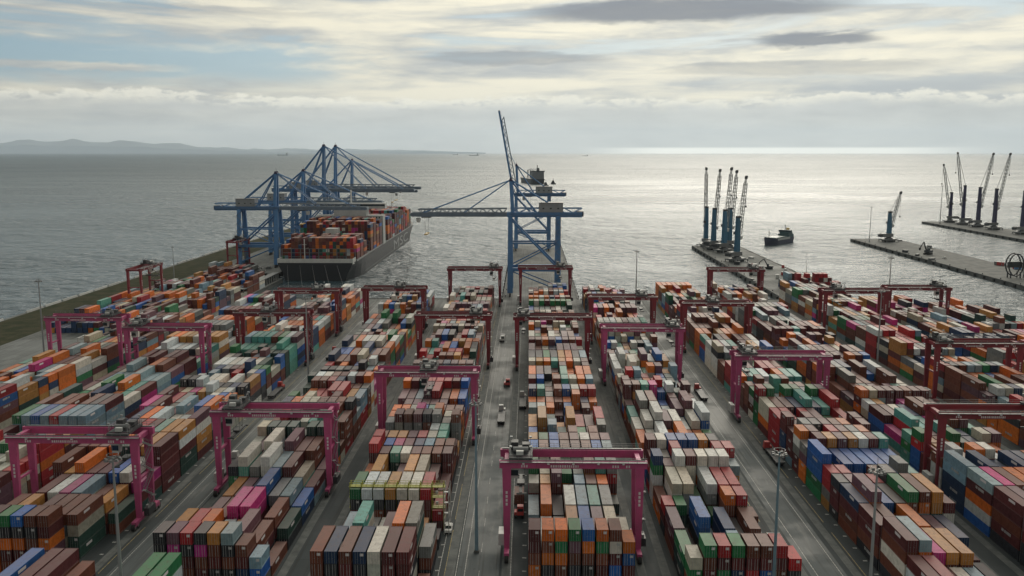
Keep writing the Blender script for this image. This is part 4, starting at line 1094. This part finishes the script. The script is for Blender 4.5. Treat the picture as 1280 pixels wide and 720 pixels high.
# lashing bridges stand between the deck bays
for k in range(21):
    yy = 12.4 + k * 14.6
    if 128 < yy < 148: continue
    b = MB()
    for q in range(9): b.beam((-27 + q * 6.75, yy, SD), (-27 + q * 6.75, yy, SD + 9), .45)
    for zz in (3, 6, 9): b.beam((-27.2, yy, SD + zz), (27.2, yy, SD + zz), .8, .25)
    b.build('lashing_bridge', M['grey'], ship)
items = []
SCP = np.array([CW[k] * {'R': 2.4, 's': 2.6, 'o': 1.8, 'r': 2.2, 'w': .3, 'c': .3, 'l': .3, 't': .4, 'e': .4}.get(k, 1) for k in CK]); SCP = SCP / SCP.sum()
for k in range(21):
    yy = 13.4 + k * 14.6
    if 118 < yy < 148 or 55 < yy < 66: continue
    hb = 6 if k < 3 else (9 if k < 8 else (9 if k < 19 else 8)); hb += random.choice((0, 0, -1))
    for r_ in range(22):
        x = SX - SB / 2 + .9 + 2.56 * (r_ + .5)
        hh = hb + random.choice((0, 0, 0, -1)) - (2 if k < 3 and r_ < 9 and random.random() < .5 else 0)
        if r_ > 20: hh -= random.choice((0, 1))
        pk = None
        for t in range(hh):
            kk = pk if pk and random.random() < .3 else CK[rng.choice(len(CK), p=SCP)]; pk = kk
            if t < hh - 2 and 1 < r_ < 20 and 0 < k and not k in (4, 9, 10): continue
            items.append((x, SY0 + yy + 6.1, SEA + SD + 1.25 + t * 2.6, 40, vary(kk), 0))
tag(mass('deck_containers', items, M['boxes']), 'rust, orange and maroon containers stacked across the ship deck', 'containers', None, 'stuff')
tag(ship, 'huge black container ship with white stern bulwark berthed under blue cranes', 'ship')
for i in range(5):                                            # mooring lines
    tag(MB().beam((SX - 20 + i * 9, SY0 - .6, SEA + SD - 1.5), (-148 + i * 9, YQ - .8, .5), .10, .10, 6).build('mooring_line', M['grey']),
        'sagging pale mooring rope from ship stern to basin quay', 'rope', 'mooring ropes of the container ship')

# coaster leaving past the pier
def coaster(loc, rz, s=1.0):
    r_ = empty('cargo_vessel', loc, rz)
    loft(62 * s, 15 * s, 6.5 * s, 3, bow=.22, transom=.9, sheer=3).build('hull', M['hull_navy'], r_)
    MB().box(-6 * s, 6 * s, 18 * s, 48 * s, 6.5 * s, 8.2 * s).build('hatch_cover', M['hull_green'], r_)
    b = MB().box(-6.6 * s, 6.6 * s, 2 * s, 16 * s, 6.5 * s, 10 * s).box(-5.6 * s, 5.6 * s, 3 * s, 14 * s, 10 * s, 12 * s).box(-7.0 * s, 7.0 * s, 8 * s, 13 * s, 12 * s, 14.6 * s)
    dh = b.build('deckhouse', M['hull_green'], r_)
    MB().box(-7.3 * s, 7.3 * s, 12.98 * s, 13.1 * s, 12.8 * s, 14 * s).build('bridge_window', M['glass'], dh)
    MB().taper((0, 5 * s, 12 * s), 3.4 * s, 3.6 * s, (0, 4.4 * s, 16.5 * s), 2.6 * s, 2.8 * s).build('funnel', M['yellow_spreader'], r_)
    MB().beam((0, 11 * s, 14 * s), (0, 11 * s, 21 * s), .5).beam((0, 54 * s, 8 * s), (0, 54 * s, 16 * s), .5).build('mast', M['offwhite'], r_)
    for sx in (-1, 1): MB().box(*sorted((sx * 7.56 * s, sx * 7.45 * s)), 14 * s, 46 * s, 5.0 * s, 7.4 * s).build('bulwark', M['offwhite'], r_)
    return r_
tag(coaster((271, 935, SEA), R(140), .88), 'small navy and green coaster sailing beyond the pier cranes', 'ship')
# its wake: a long low foam ridge
def wake(x0, y0, x1, y1, w0, w1, n=40):
    vs, fs = [], []
    for i in range(n + 1):
        t = i / n; cx_, cy_ = x0 + (x1 - x0) * t, y0 + (y1 - y0) * t; w = w0 + (w1 - w0) * t
        for j, q in enumerate((-1, -.5, 0, .5, 1)):
            vs.append((cx_ + random.uniform(-.6, .6), cy_ + q * w, SEA + .012 + (.25 if abs(q) < .8 and 0 < i < n else 0) * random.uniform(.3, 1) * (1 - t * .7)))
    for i in range(n):
        for j in range(4): a = i * 5 + j; fs.append((a, a + 1, a + 6, a + 5))
    me = bpy.data.meshes.new('wake'); me.from_pydata(vs, [], fs); me.materials.append(M['foam'])
    o = bpy.data.objects.new('wake', me); C.objects.link(o); tag(o, kind='stuff', label='pale foaming wake trailing behind the coaster', cat='wake')
m, p = material('foam'); pos = geom('Position'); fo = noise(vmul(pos, (.25, .8, 1)), 1.0, 5, .65)
p.inputs['Base Color'].default_value = (0.42, 0.44, 0.44, 1); p.inputs['Roughness'].default_value = .5
E.put(p.inputs['Alpha'], sstep(fo, .48, .66) * .75); M['foam'] = m
wake(277, 938, 365, 948, 2.5, 6)

# anchored bulk carrier far out, end on, with two tugs
v = empty('bulk_carrier', (28, 2560, SEA), R(12))
loft(190, 40, 15, 6, bow=.16, transom=.9, sheer=4).build('hull', M['hull'], v)
dh = MB().box(-17, 17, 6, 26, 15, 34).box(-20, 20, 10, 22, 34, 38).build('deckhouse', M['grey'], v)
MB().box(-20.2, 20.2, 21.9, 22.2, 35, 37).box(-18, 18, 9.7, 10.0, 35, 37).build('bridge_window', M['glass'], dh)
MB().taper((0, 9, 34), 8, 8, (0, 8, 46), 6, 6).build('funnel', M['dark'], v)
MB().beam((0, 18, 38), (0, 18, 54), 1.6).build('mast', M['dark'], v)
for k in range(4): MB().beam((0, 45 + k * 34, 15), (0, 45 + k * 34, 38), 3.0).beam((0, 45 + k * 34, 36), (12, 52 + k * 34, 42), 1.4).build('deck_crane', M['grey'], v)
tag(v, 'dark bulk carrier seen end on far out behind the raised boom', 'ship')
for x, y in ((50, 2420), (74, 2560)):
    v = empty('tug_boat', (x, y, SEA), R(20))
    loft(26, 9.5, 3.2, 2, bow=.3, transom=.85, sheer=1.6).build('hull', M['hull'], v)
    MB().box(-3.4, 3.4, 9, 17, 3.2, 7).taper((0, 13, 7), 5.2, 5.2, (0, 13, 10.4), 4.4, 4.4).build('wheelhouse', M['dark'], v)
    MB().beam((0, 12, 10.4), (0, 12, 17), .6).build('mast', M['dark'], v)
    tag(v, 'small dark tug boat waiting beside the far bulk carrier', 'tug', 'tugs by the far bulk carrier')
for x, y, s, lab in ((-1050, 19000, 3.4, 'faint cargo ship silhouette on the horizon left of the upright boom'), (-5200, 19500, 4.2, 'faint cargo ship silhouette on the horizon above blue cranes'),
                     (1150, 17500, 2.0, 'tiny ship speck on the bright horizon line'), (-1750, 22500, 2.6, 'tiny pale ship on the horizon before the low far hills')):
    v = empty('distant_ship', (x, y, SEA), R(80))
    loft(60 * s, 11 * s, 4.5 * s, 2, bow=.2, transom=.9).build('hull', M['grey'], v)
    MB().box(-4.5 * s, 4.5 * s, 4 * s, 11 * s, 4.5 * s, 13 * s).box(-1 * s, 1 * s, 6 * s, 8 * s, 13 * s, 17 * s).build('deckhouse', M['offwhite'], v)
    tag(v, lab, 'ship', 'far ships on the horizon')

# ------------------------------------------------------------------ floodlight masts
def make_mast(h, pole_mat):
    r_ = empty('light_mast')
    MB().cone((0, 0, 0), (0, 0, h), .42, .17, 10).build('pole', pole_mat, r_)
    MB().box(-.6, .6, -.6, .6, 0, .5).build('base_block', M['quay'], r_)
    b = MB()
    for k in range(12):
        a0, a1 = k * math.pi / 6, (k + 1) * math.pi / 6
        b.beam((1.05 * math.cos(a0), 1.05 * math.sin(a0), h - .4), (1.05 * math.cos(a1), 1.05 * math.sin(a1), h - .4), .12)
        b.beam((1.05 * math.cos(a0), 1.05 * math.sin(a0), h + .5), (1.05 * math.cos(a1), 1.05 * math.sin(a1), h + .5), .08)
        if k % 3 == 0: b.beam((0, 0, h - .4), (1.05 * math.cos(a0), 1.05 * math.sin(a0), h - .4), .12)
    b.beam((0, 0, h), (0, 0, h + 2.2), .06); hd = b.build('head_frame', M['grey'], r_)
    for k in range(8):
        a0 = k * math.pi / 4 + .2; c_, s_ = math.cos(a0), math.sin(a0)
        l = MB().taper((1.3 * c_, 1.3 * s_, h - .55), .55, .45, (1.22 * c_, 1.22 * s_, h - .12), .4, .35).build('lamp', M['grey'], hd)
    return r_
MG = 'tall floodlight masts'
msrc = {'a': make_mast(35, M['bluegalv']), 'b': make_mast(35, M['galv'])}; mused = set()
def mast(x, y, k, lab, s=1.0):
    o = msrc[k] if k not in mused else copy_tree(msrc[k]); mused.add(k); o.location = (x, y, 0); o.scale = (s, s, s); tag(o, lab, 'light mast', MG)
mast(-11.6, 192, 'a', 'slim blue-grey floodlight mast standing in the middle of the central road')
mast(46.5, 160, 'a', 'blue-grey floodlight mast before the front stack of second jetty-side block')
mast(61.0, 151, 'b', 'grey floodlight mast beside the red container of third jetty-side block')
mast(-75.5, 155, 'b', 'grey floodlight mast before front stack of third ship-side block')
mast(-84.5, 334, 'b', 'grey floodlight mast on the ship-side road before dark red cranes')
mast(141.0, 356, 'b', 'grey floodlight mast between fourth and fifth jetty-side blocks')
mast(60.4, 498, 'b', 'floodlight mast near basin head at the end of the jetty-side road')
mast(-211, 378, 'b', 'floodlight mast on the empty road by the grass bank')
mast(190, 470, 'b', 'floodlight mast behind the crane next to the far quay')
mast(341, 900, 'b', 'floodlight mast at the tip of the long bare jetty')
mast(519, 1140, 'b', 'floodlight mast at the tip of the outer jetty', 1.35)
mast(-246, 612, 'b', 'short floodlight mast where the grass bank meets the sideways crane', .7)
mast(199, 640, 'b', 'short floodlight mast on the pier root above mixed containers', .5)

# ------------------------------------------------------------------ reefer rack in the first ship-side block
rk = empty('reefer_rack', (-42.6, 204.2, 0)); Wd = 8 * PITCH + .4
for i in range(9):
    x = i * PITCH
    for yy in (0, 1.5): MB().box(x - .1, x + .1, yy - .1, yy + .1, 0, 11.6).build('post', M['yellow'], rk)
for k in range(5):
    z = .1 + k * 2.6
    d_ = MB().box(-.3, Wd, -.1, 1.6, z, z + .12).build('walkway_deck', M['yellow'], rk)
    r_ = MB()
    for yy in (-.12, 1.62):
        for zz in (.55, 1.05): r_.beam((-.2, yy, z + zz), (Wd, yy, z + zz), .07)
        for i in range(18): r_.beam((i * 1.32, yy, z + .1), (i * 1.32, yy, z + 1.05), .06)
    r_.build('handrail', M['yellow'], d_)
for i in range(8):
    for k in range(4): MB().box(i * PITCH + .9, i * PITCH + 1.5, .2, .5, .9 + k * 2.6, 1.7 + k * 2.6).build('socket_box', M['offwhite'], rk)
st = MB()
for k in range(4):
    z = .2 + k * 2.6
    for dx in (0, .9): st.beam((Wd + .1 + dx, -2.6 if k % 2 else 1.6, z), (Wd + .1 + dx, 1.6 if k % 2 else -2.6, z + 2.6), .1, .25)
    st.box(Wd, Wd + 1.1, -3.2, -2.4, z + 2.5, z + 2.6)
for yy in (-3.1, 1.5):
    for dx in (0, 1.1): st.beam((Wd + dx, yy, 0), (Wd + dx, yy, 11.6), .16)
st.build('stair_tower', M['offwhite'], rk)
tag(rk, 'yellow steel reefer rack with walkways standing before white containers', 'rack')

# ------------------------------------------------------------------ vehicles
def make_truck(cab='offwhite'):
    r_ = empty('terminal_truck')
    b = MB().box(-1.2, 1.2, -13.0, -.2, 1.0, 1.35)
    for sx in (-1, 1): b.box(sx * .55 - .12, sx * .55 + .12, -13, 2.4, .7, 1.02)
    b.build('chassis', M['dark'], r_)
    cb = MB().taper((-.35, 1.3, .9), 1.7, 2.2, (-.35, 1.1, 3.0), 1.5, 1.5).build('cab', M[cab], r_)
    MB().box(-1.0, .3, 2.13, 2.2, 1.8, 2.5).build('windscreen', M['glass'], cb)
    MB().box(.55, 1.15, .2, 2.3, .9, 1.7).build('engine_cover', M[cab], r_)
    for sx in (-1, 1):
        for yy in (1.9, -1.2, -10.2, -11.6):
            MB().cone((sx * .75, yy, .52), (sx * 1.15, yy, .52), .52, .52, 12).build('wheel', M['rubber'], r_)
    return r_
tsrc = {'offwhite': make_truck(), 'red': make_truck(cab='red')}; tused = set()
def truck(x, y, rz, k, lab):
    o = tsrc[k] if k not in tused else copy_tree(tsrc[k]); tused.add(k); o.location = (x, y, 0.02); o.rotation_euler = (0, 0, rz); tag(o, lab, 'truck', 'terminal trucks with flat trailers')
truck(-2.2, 213, math.pi, 'red', 'red terminal truck waiting under the magenta crane trolley in the truck lane')
truck(56.2, 195, 0, 'offwhite', 'white terminal truck in the lane of second jetty-side block')
truck(64.2, 330, 0, 'red', 'red terminal truck driving along the jetty-side road')
truck(-9.0, 300, 0, 'offwhite', 'white terminal truck crossing the pale concrete of central road')
truck(-12.5, 420, math.pi, 'offwhite', 'white terminal truck at seaward end of the central road')
truck(-87, 392, 0, 'red', 'red terminal truck on the ship-side road beside the mast')
truck(-3, 470, math.pi, 'red', 'red terminal truck by seaward end of first jetty-side block')
for i_, (x, y, rz, k, lab) in enumerate((
    (-8.2, 338, math.pi, 'red', 'red terminal truck passing the second dark asphalt patch'),
    (-19.2, 330, 0, 'offwhite', 'white terminal truck in the lane of first ship-side block'), 
    (57.0, 372, 0, 'red', 'red terminal truck under the second jetty-side block crane'),
    (72.8, 262, 0, 'red', 'red terminal truck in lane of third jetty-side block'), (-85.6, 250, 0, 'offwhite', 'white terminal truck on the ship-side road between magenta cranes'),
    (-94.4, 330, 0, 'red', 'red terminal truck in lane of third ship-side block'),
    (-1.9, 318, 0, 'offwhite', 'white terminal truck in lane of first jetty-side block'), (-162, 330, 0, 'offwhite', 'white terminal truck beside the two linked magenta cranes'),
    (139.5, 300, 0, 'red', 'red terminal truck between fourth and fifth jetty-side blocks'))):
    truck(x, y, rz, k, lab)
truck(-205, 650, R(90), 'offwhite', 'white terminal truck under the sideways crane on left pier')
truck(-214, 668, R(70), 'red', 'red terminal truck parked beside the blue quay crane')
truck(193, 668, R(10), 'offwhite', 'white terminal truck parked on the pier before harbour cranes')
truck(176, 700, R(60), 'red', 'red terminal truck on the pier at foot of harbour crane')
container(56.2, 188.6, 1.39, 40, vary('w'), 'white long container riding on the terminal truck trailer', '')
container(-2.2, 219.4, 1.39, 20, vary('s'), 'rust brown short container riding on the red truck under crane trolley', '')
def make_car(mat):
    r_ = empty('car')
    MB().taper((0, 0, .35), 1.78, 4.4, (0, 0, .95), 1.70, 4.25).build('body', mat, r_)
    cb = MB().taper((0, -.25, .95), 1.62, 2.7, (0, -.3, 1.48), 1.30, 1.7).build('roof_cabin', mat, r_)
    MB().taper((0, 1.06, .97), 1.5, .12, (0, .58, 1.44), 1.2, .12).build('windscreen', M['glass'], cb)
    MB().taper((0, -1.6, .97), 1.5, .12, (0, -1.18, 1.44), 1.2, .12).build('rear_window', M['glass'], cb)
    for sx in (-1, 1):
        MB().box(*sorted((sx * .745, sx * .80)), -1.2, .65, 1.0, 1.38).build('side_window', M['glass'], cb)
        for yy in (1.35, -1.35): MB().cone((sx * .70, yy, .33), (sx * .92, yy, .33), .33, .33, 12).build('wheel', M['rubber'], r_)
        MB().box(sx * .6 - .2, sx * .6 + .2, 2.16, 2.22, .62, .8).build('headlight', M['lens'], r_)
        MB().box(sx * .65 - .15, sx * .65 + .15, -2.22, -2.16, .62, .8).build('tail_light', M['red'], r_)
    return r_
cars = {'white': make_car(M['white']), 'grey': make_car(M['grey'])}; cused = set()
def car(x, y, rz, k, lab):
    o = cars[k] if k not in cused else copy_tree(cars[k]); cused.add(k); o.location = (x, y, 0.02); o.rotation_euler = (0, 0, rz); tag(o, lab, 'car', 'cars in the port')
car(-19.0, 203.5, math.pi, 'white', 'white car driving down the marked lane beside the central road')
for i in range(9):
    car(-212 + (i % 3) * 5 + random.uniform(-1, 1), 655 + (i // 3) * 16 + random.uniform(-3, 3), R(90 + random.uniform(-8, 8)), 'white' if i % 2 else 'grey',
        'white car parked near the left pier quay crane' if i % 2 else 'grey car parked near the left pier quay crane')
car(172, 655, R(20), 'white', 'white car on the pier root behind mixed containers')
car(352, 760, R(5), 'white', 'white car driving along the long bare jetty')
car(356, 800, R(5), 'white', 'white van-like car beside the small excavator on the bare jetty')

# small jetty machines
def excavator(x, y, rz, lab, s=1.0):
    r_ = empty('material_handler', (x, y, 0.01), rz); r_.scale = (s, s, s)
    for sx in (-1, 1): MB().box(sx * 1.3 - .35, sx * 1.3 + .35, -2.2, 2.2, 0, .9).build('track', M['rubber'], r_)
    h = MB().box(-1.5, 1.5, -2.6, 1.6, 1.1, 2.6).box(-.8, .8, -.8, .8, .8, 1.1).build('house', M['dark'], r_)
    MB().taper((-.9, 1.0, 2.6), 1.2, 1.7, (-.9, .9, 4.0), 1.1, 1.3).build('cab', M['glass'], h)
    MB().beam((.3, 1.2, 2.2), (.3, 4.6, 7.6), .5, .7).beam((.3, 4.6, 7.6), (.3, 8.2, 4.4), .4, .55).build('arm', M['dark'], r_)
    MB().taper((.3, 8.3, 2.9), .5, .4, (.3, 8.2, 4.4), 1.1, 1.0).build('bucket', M['dark'], r_)
    tag(r_, lab, 'excavator')
excavator(352, 792, 2.2, 'small excavator with raised arm on the long bare jetty', 1.5)
excavator(186, 690, 1.0, 'excavator working by the pier edge next to the harbour crane')
excavator(194, 604, 2.5, 'excavator beside mixed containers at the pier root')
# round slewing hopper frame on the jetty
r_ = empty('hopper_frame', (349, 645, 0))
b = MB()
for yy in (-2.2, 2.2):
    for k in range(20):
        a0, a1 = k * math.pi / 10, (k + 1) * math.pi / 10
        b.beam((5.2 * math.cos(a0), yy, 9.5 + 8.0 * math.sin(a0)), (5.2 * math.cos(a1), yy, 9.5 + 8.0 * math.sin(a1)), .75)
b.build('ring', M['dark'], r_)
for sx in (-3.4, 3.4):
    for yy in (-2.2, 2.2): MB().beam((sx, yy, 0), (sx, yy, 4.5), .7).build('leg', M['dark'], r_)
MB().beam((-5.2, 0, 9.5), (5.2, 0, 9.5), .6, 4.2).build('platform', M['dark'], r_)
MB().taper((8, 0, 3), 2, 3, (9, 0, 11), 6, 6).build('hopper', M['offwhite'], r_)
MB().beam((6.8, 0, 0), (7.6, 0, 6), .5).beam((10.2, 0, 0), (9.4, 0, 6), .5).build('hopper_leg', M['dark'], r_)
tag(r_, 'dark ring-shaped loading frame with pale hopper on the bare jetty', 'hopper')

# white steel-framed gatehouse by the grass bank
r_ = empty('gate_shelter', (-203, 392, 0))
for x in (0, 3, 6, 9):
    for y in (0, 6): MB().box(x - .2, x + .2, y - .2, y + .2, 0, 6.6).build('post', M['white'], r_)
for z in (3.0, 6.6):
    b = MB()
    for y in (0, 6): b.box(-.3, 9.3, y - .2, y + .2, z, z + .35)
    for x in (0, 3, 6, 9): b.box(x - .15, x + .15, .2, 5.8, z, z + .3)
    b.build('beam', M['white'], r_)
MB().box(2.7, 9.5, -.4, 6.4, 6.95, 7.15).build('roof', M['offwhite'], r_)
bt = MB().box(3.4, 8.6, 1.2, 4.8, .05, 2.7).build('booth', M['white'], r_)
MB().box(3.8, 5.6, 1.12, 1.2, 1.0, 2.1).box(6.2, 8.2, 1.12, 1.2, 1.0, 2.1).build('window', M['glass'], bt)
tag(r_, 'white steel-framed gate shelter beside the grass bank and magenta crane', 'shelter')
# long low shed along the head of the ship basin
r_ = empty('quay_shed', (-178.0, 550, 0))
for k in range(15): MB().box(-.25, .25, k * 5.4 - .25, k * 5.6 + .25, 0, 4.6).build('column', M['quay'], r_)
MB().box(-3.4, .9, -1, 77, 4.6, 5.0).build('roof', M['grey'], r_)
MB().box(-3.3, -3.1, -.8, 76.8, 0.02, 4.58).build('back_wall', M['dark'], r_)
tag(r_, 'long low open-fronted shed on the quay before the ship stern', 'shed')

# ------------------------------------------------------------------ runways and painted markings
for b_, cx in CX.items():
    for sx in (-1, 1):
        y1 = {'A': 430, 'B': 510, 'K': 505}.get(b_, 540)
        sheet('crane_runway', cx + sx * SP - .95, cx + sx * SP + .95, -50, y1, 0.0085, M['runway'])
line = {}
def mark(x0, x1, y0, y1, mat='mark', name='lane_line'):
    k = (round(x1 - x0, 2), round(y1 - y0, 2), mat)
    if k not in line:
        w, l = (x1 - x0) / 2, (y1 - y0) / 2; me = bpy.data.meshes.new(name)
        me.from_pydata([(-w, -l, 0), (w, -l, 0), (w, l, 0), (-w, l, 0)], [], [(0, 1, 2, 3)]); me.materials.append(M[mat]); line[k] = me
    o = bpy.data.objects.new(name, line[k]); C.objects.link(o); o.location = ((x0 + x1) / 2, (y0 + y1) / 2, 0.013); o.parent = yard
for x in (-13.6, -10.6 - 8.6, -20.9 + 5.4, -2.9 - 3.0 + 2.2, 62.2, 67.6, -89.6, -84.4, 138.4, 143.6):
    mark(x - .09, x + .09, 140, 538)
for x in (-17.9, 58.0 - 1.0, -94.6 + 2, -81 + .6, 71.9 + .6):
    for k in range(12): mark(x - .09, x + .09, 150 + k * 30, 174 + k * 30, 'ymark')
for x in (-0.75, -19.6, 54.9, 75.0, -96.2, -77.4):                                   # slot numbers along the truck lanes
    for k in range(30):
        y = 176 + k * 6.44; mark(x - .45, x + .45, y, y + .55, 'mark', 'slot_mark')
for k in range(26): mark(-10.5 - .07, -10.5 + .07, 150 + k * 14, 155 + k * 14)

# ------------------------------------------------------------------ small yard clutter: bollards, cable reels, stacks of lashing gear on the quays
bol = MB().cone((0, 0, 0), (0, 0, .7), .35, .28, 10).cone((0, 0, .7), (0, 0, .95), .55, .45, 10).mesh('bollard', M['dark'])
for x, y0, y1, lab in ((-14.2, 552, 890, 'black mooring bollard on the central pier edge'), (158.6, 552, 850, 'black mooring bollard on inner edge of harbour crane pier'),
                       (-187.9, 690, 1100, 'black mooring bollard under the blue quay cranes'), (336.2, 560, 930, 'black mooring bollard on bare jetty edge')):
    y = y0
    while y < y1:
        o = bpy.data.objects.new('bollard', bol); C.objects.link(o); o.location = (x, y, 0.28 if x < 330 else 0); tag(o, lab, 'bollard', lab.replace('bollard', 'bollards')); y += 26

# crates, bales and spare grabs left on the piers
for i in range(26):
    if i < 14: x, y, lab, gr = random.uniform(162, 199), random.uniform(620, 780), 'weathered cargo crate left on the pier among harbour cranes', 'crates on the harbour crane pier'
    else: x, y, lab, gr = random.choice((339, 377)) + random.uniform(-2, 2), random.uniform(600, 915), 'weathered cargo crate along the edge of the bare jetty', 'crates on the bare jetty'
    w, l, h_ = random.uniform(1.5, 3.2), random.uniform(2, 6), random.uniform(1.2, 2.8)
    k = random.choice(('grey', 'dark', 'offwhite', 'red', 'blue'))
    r_ = empty('cargo_crate', (x, y, 0.0), random.uniform(0, 3))
    MB().box(-w / 2, w / 2, -l / 2, l / 2, .15, h_).build('body', M[k], r_)
    for sy in (-.35, .35): MB().box(-w / 2, w / 2, sy * l - .12, sy * l + .12, 0, .148).build('skid', M['dark'], r_)
    MB().box(-w / 2 - .06, w / 2 + .06, -l / 2 - .06, l / 2 + .06, h_ + .002, h_ + .1).build('lid', M['grey'], r_)
    tag(r_, {'grey': 'grey ', 'dark': 'dark ', 'offwhite': 'pale ', 'red': 'red ', 'blue': 'blue '}[k] + lab, 'crate', gr)
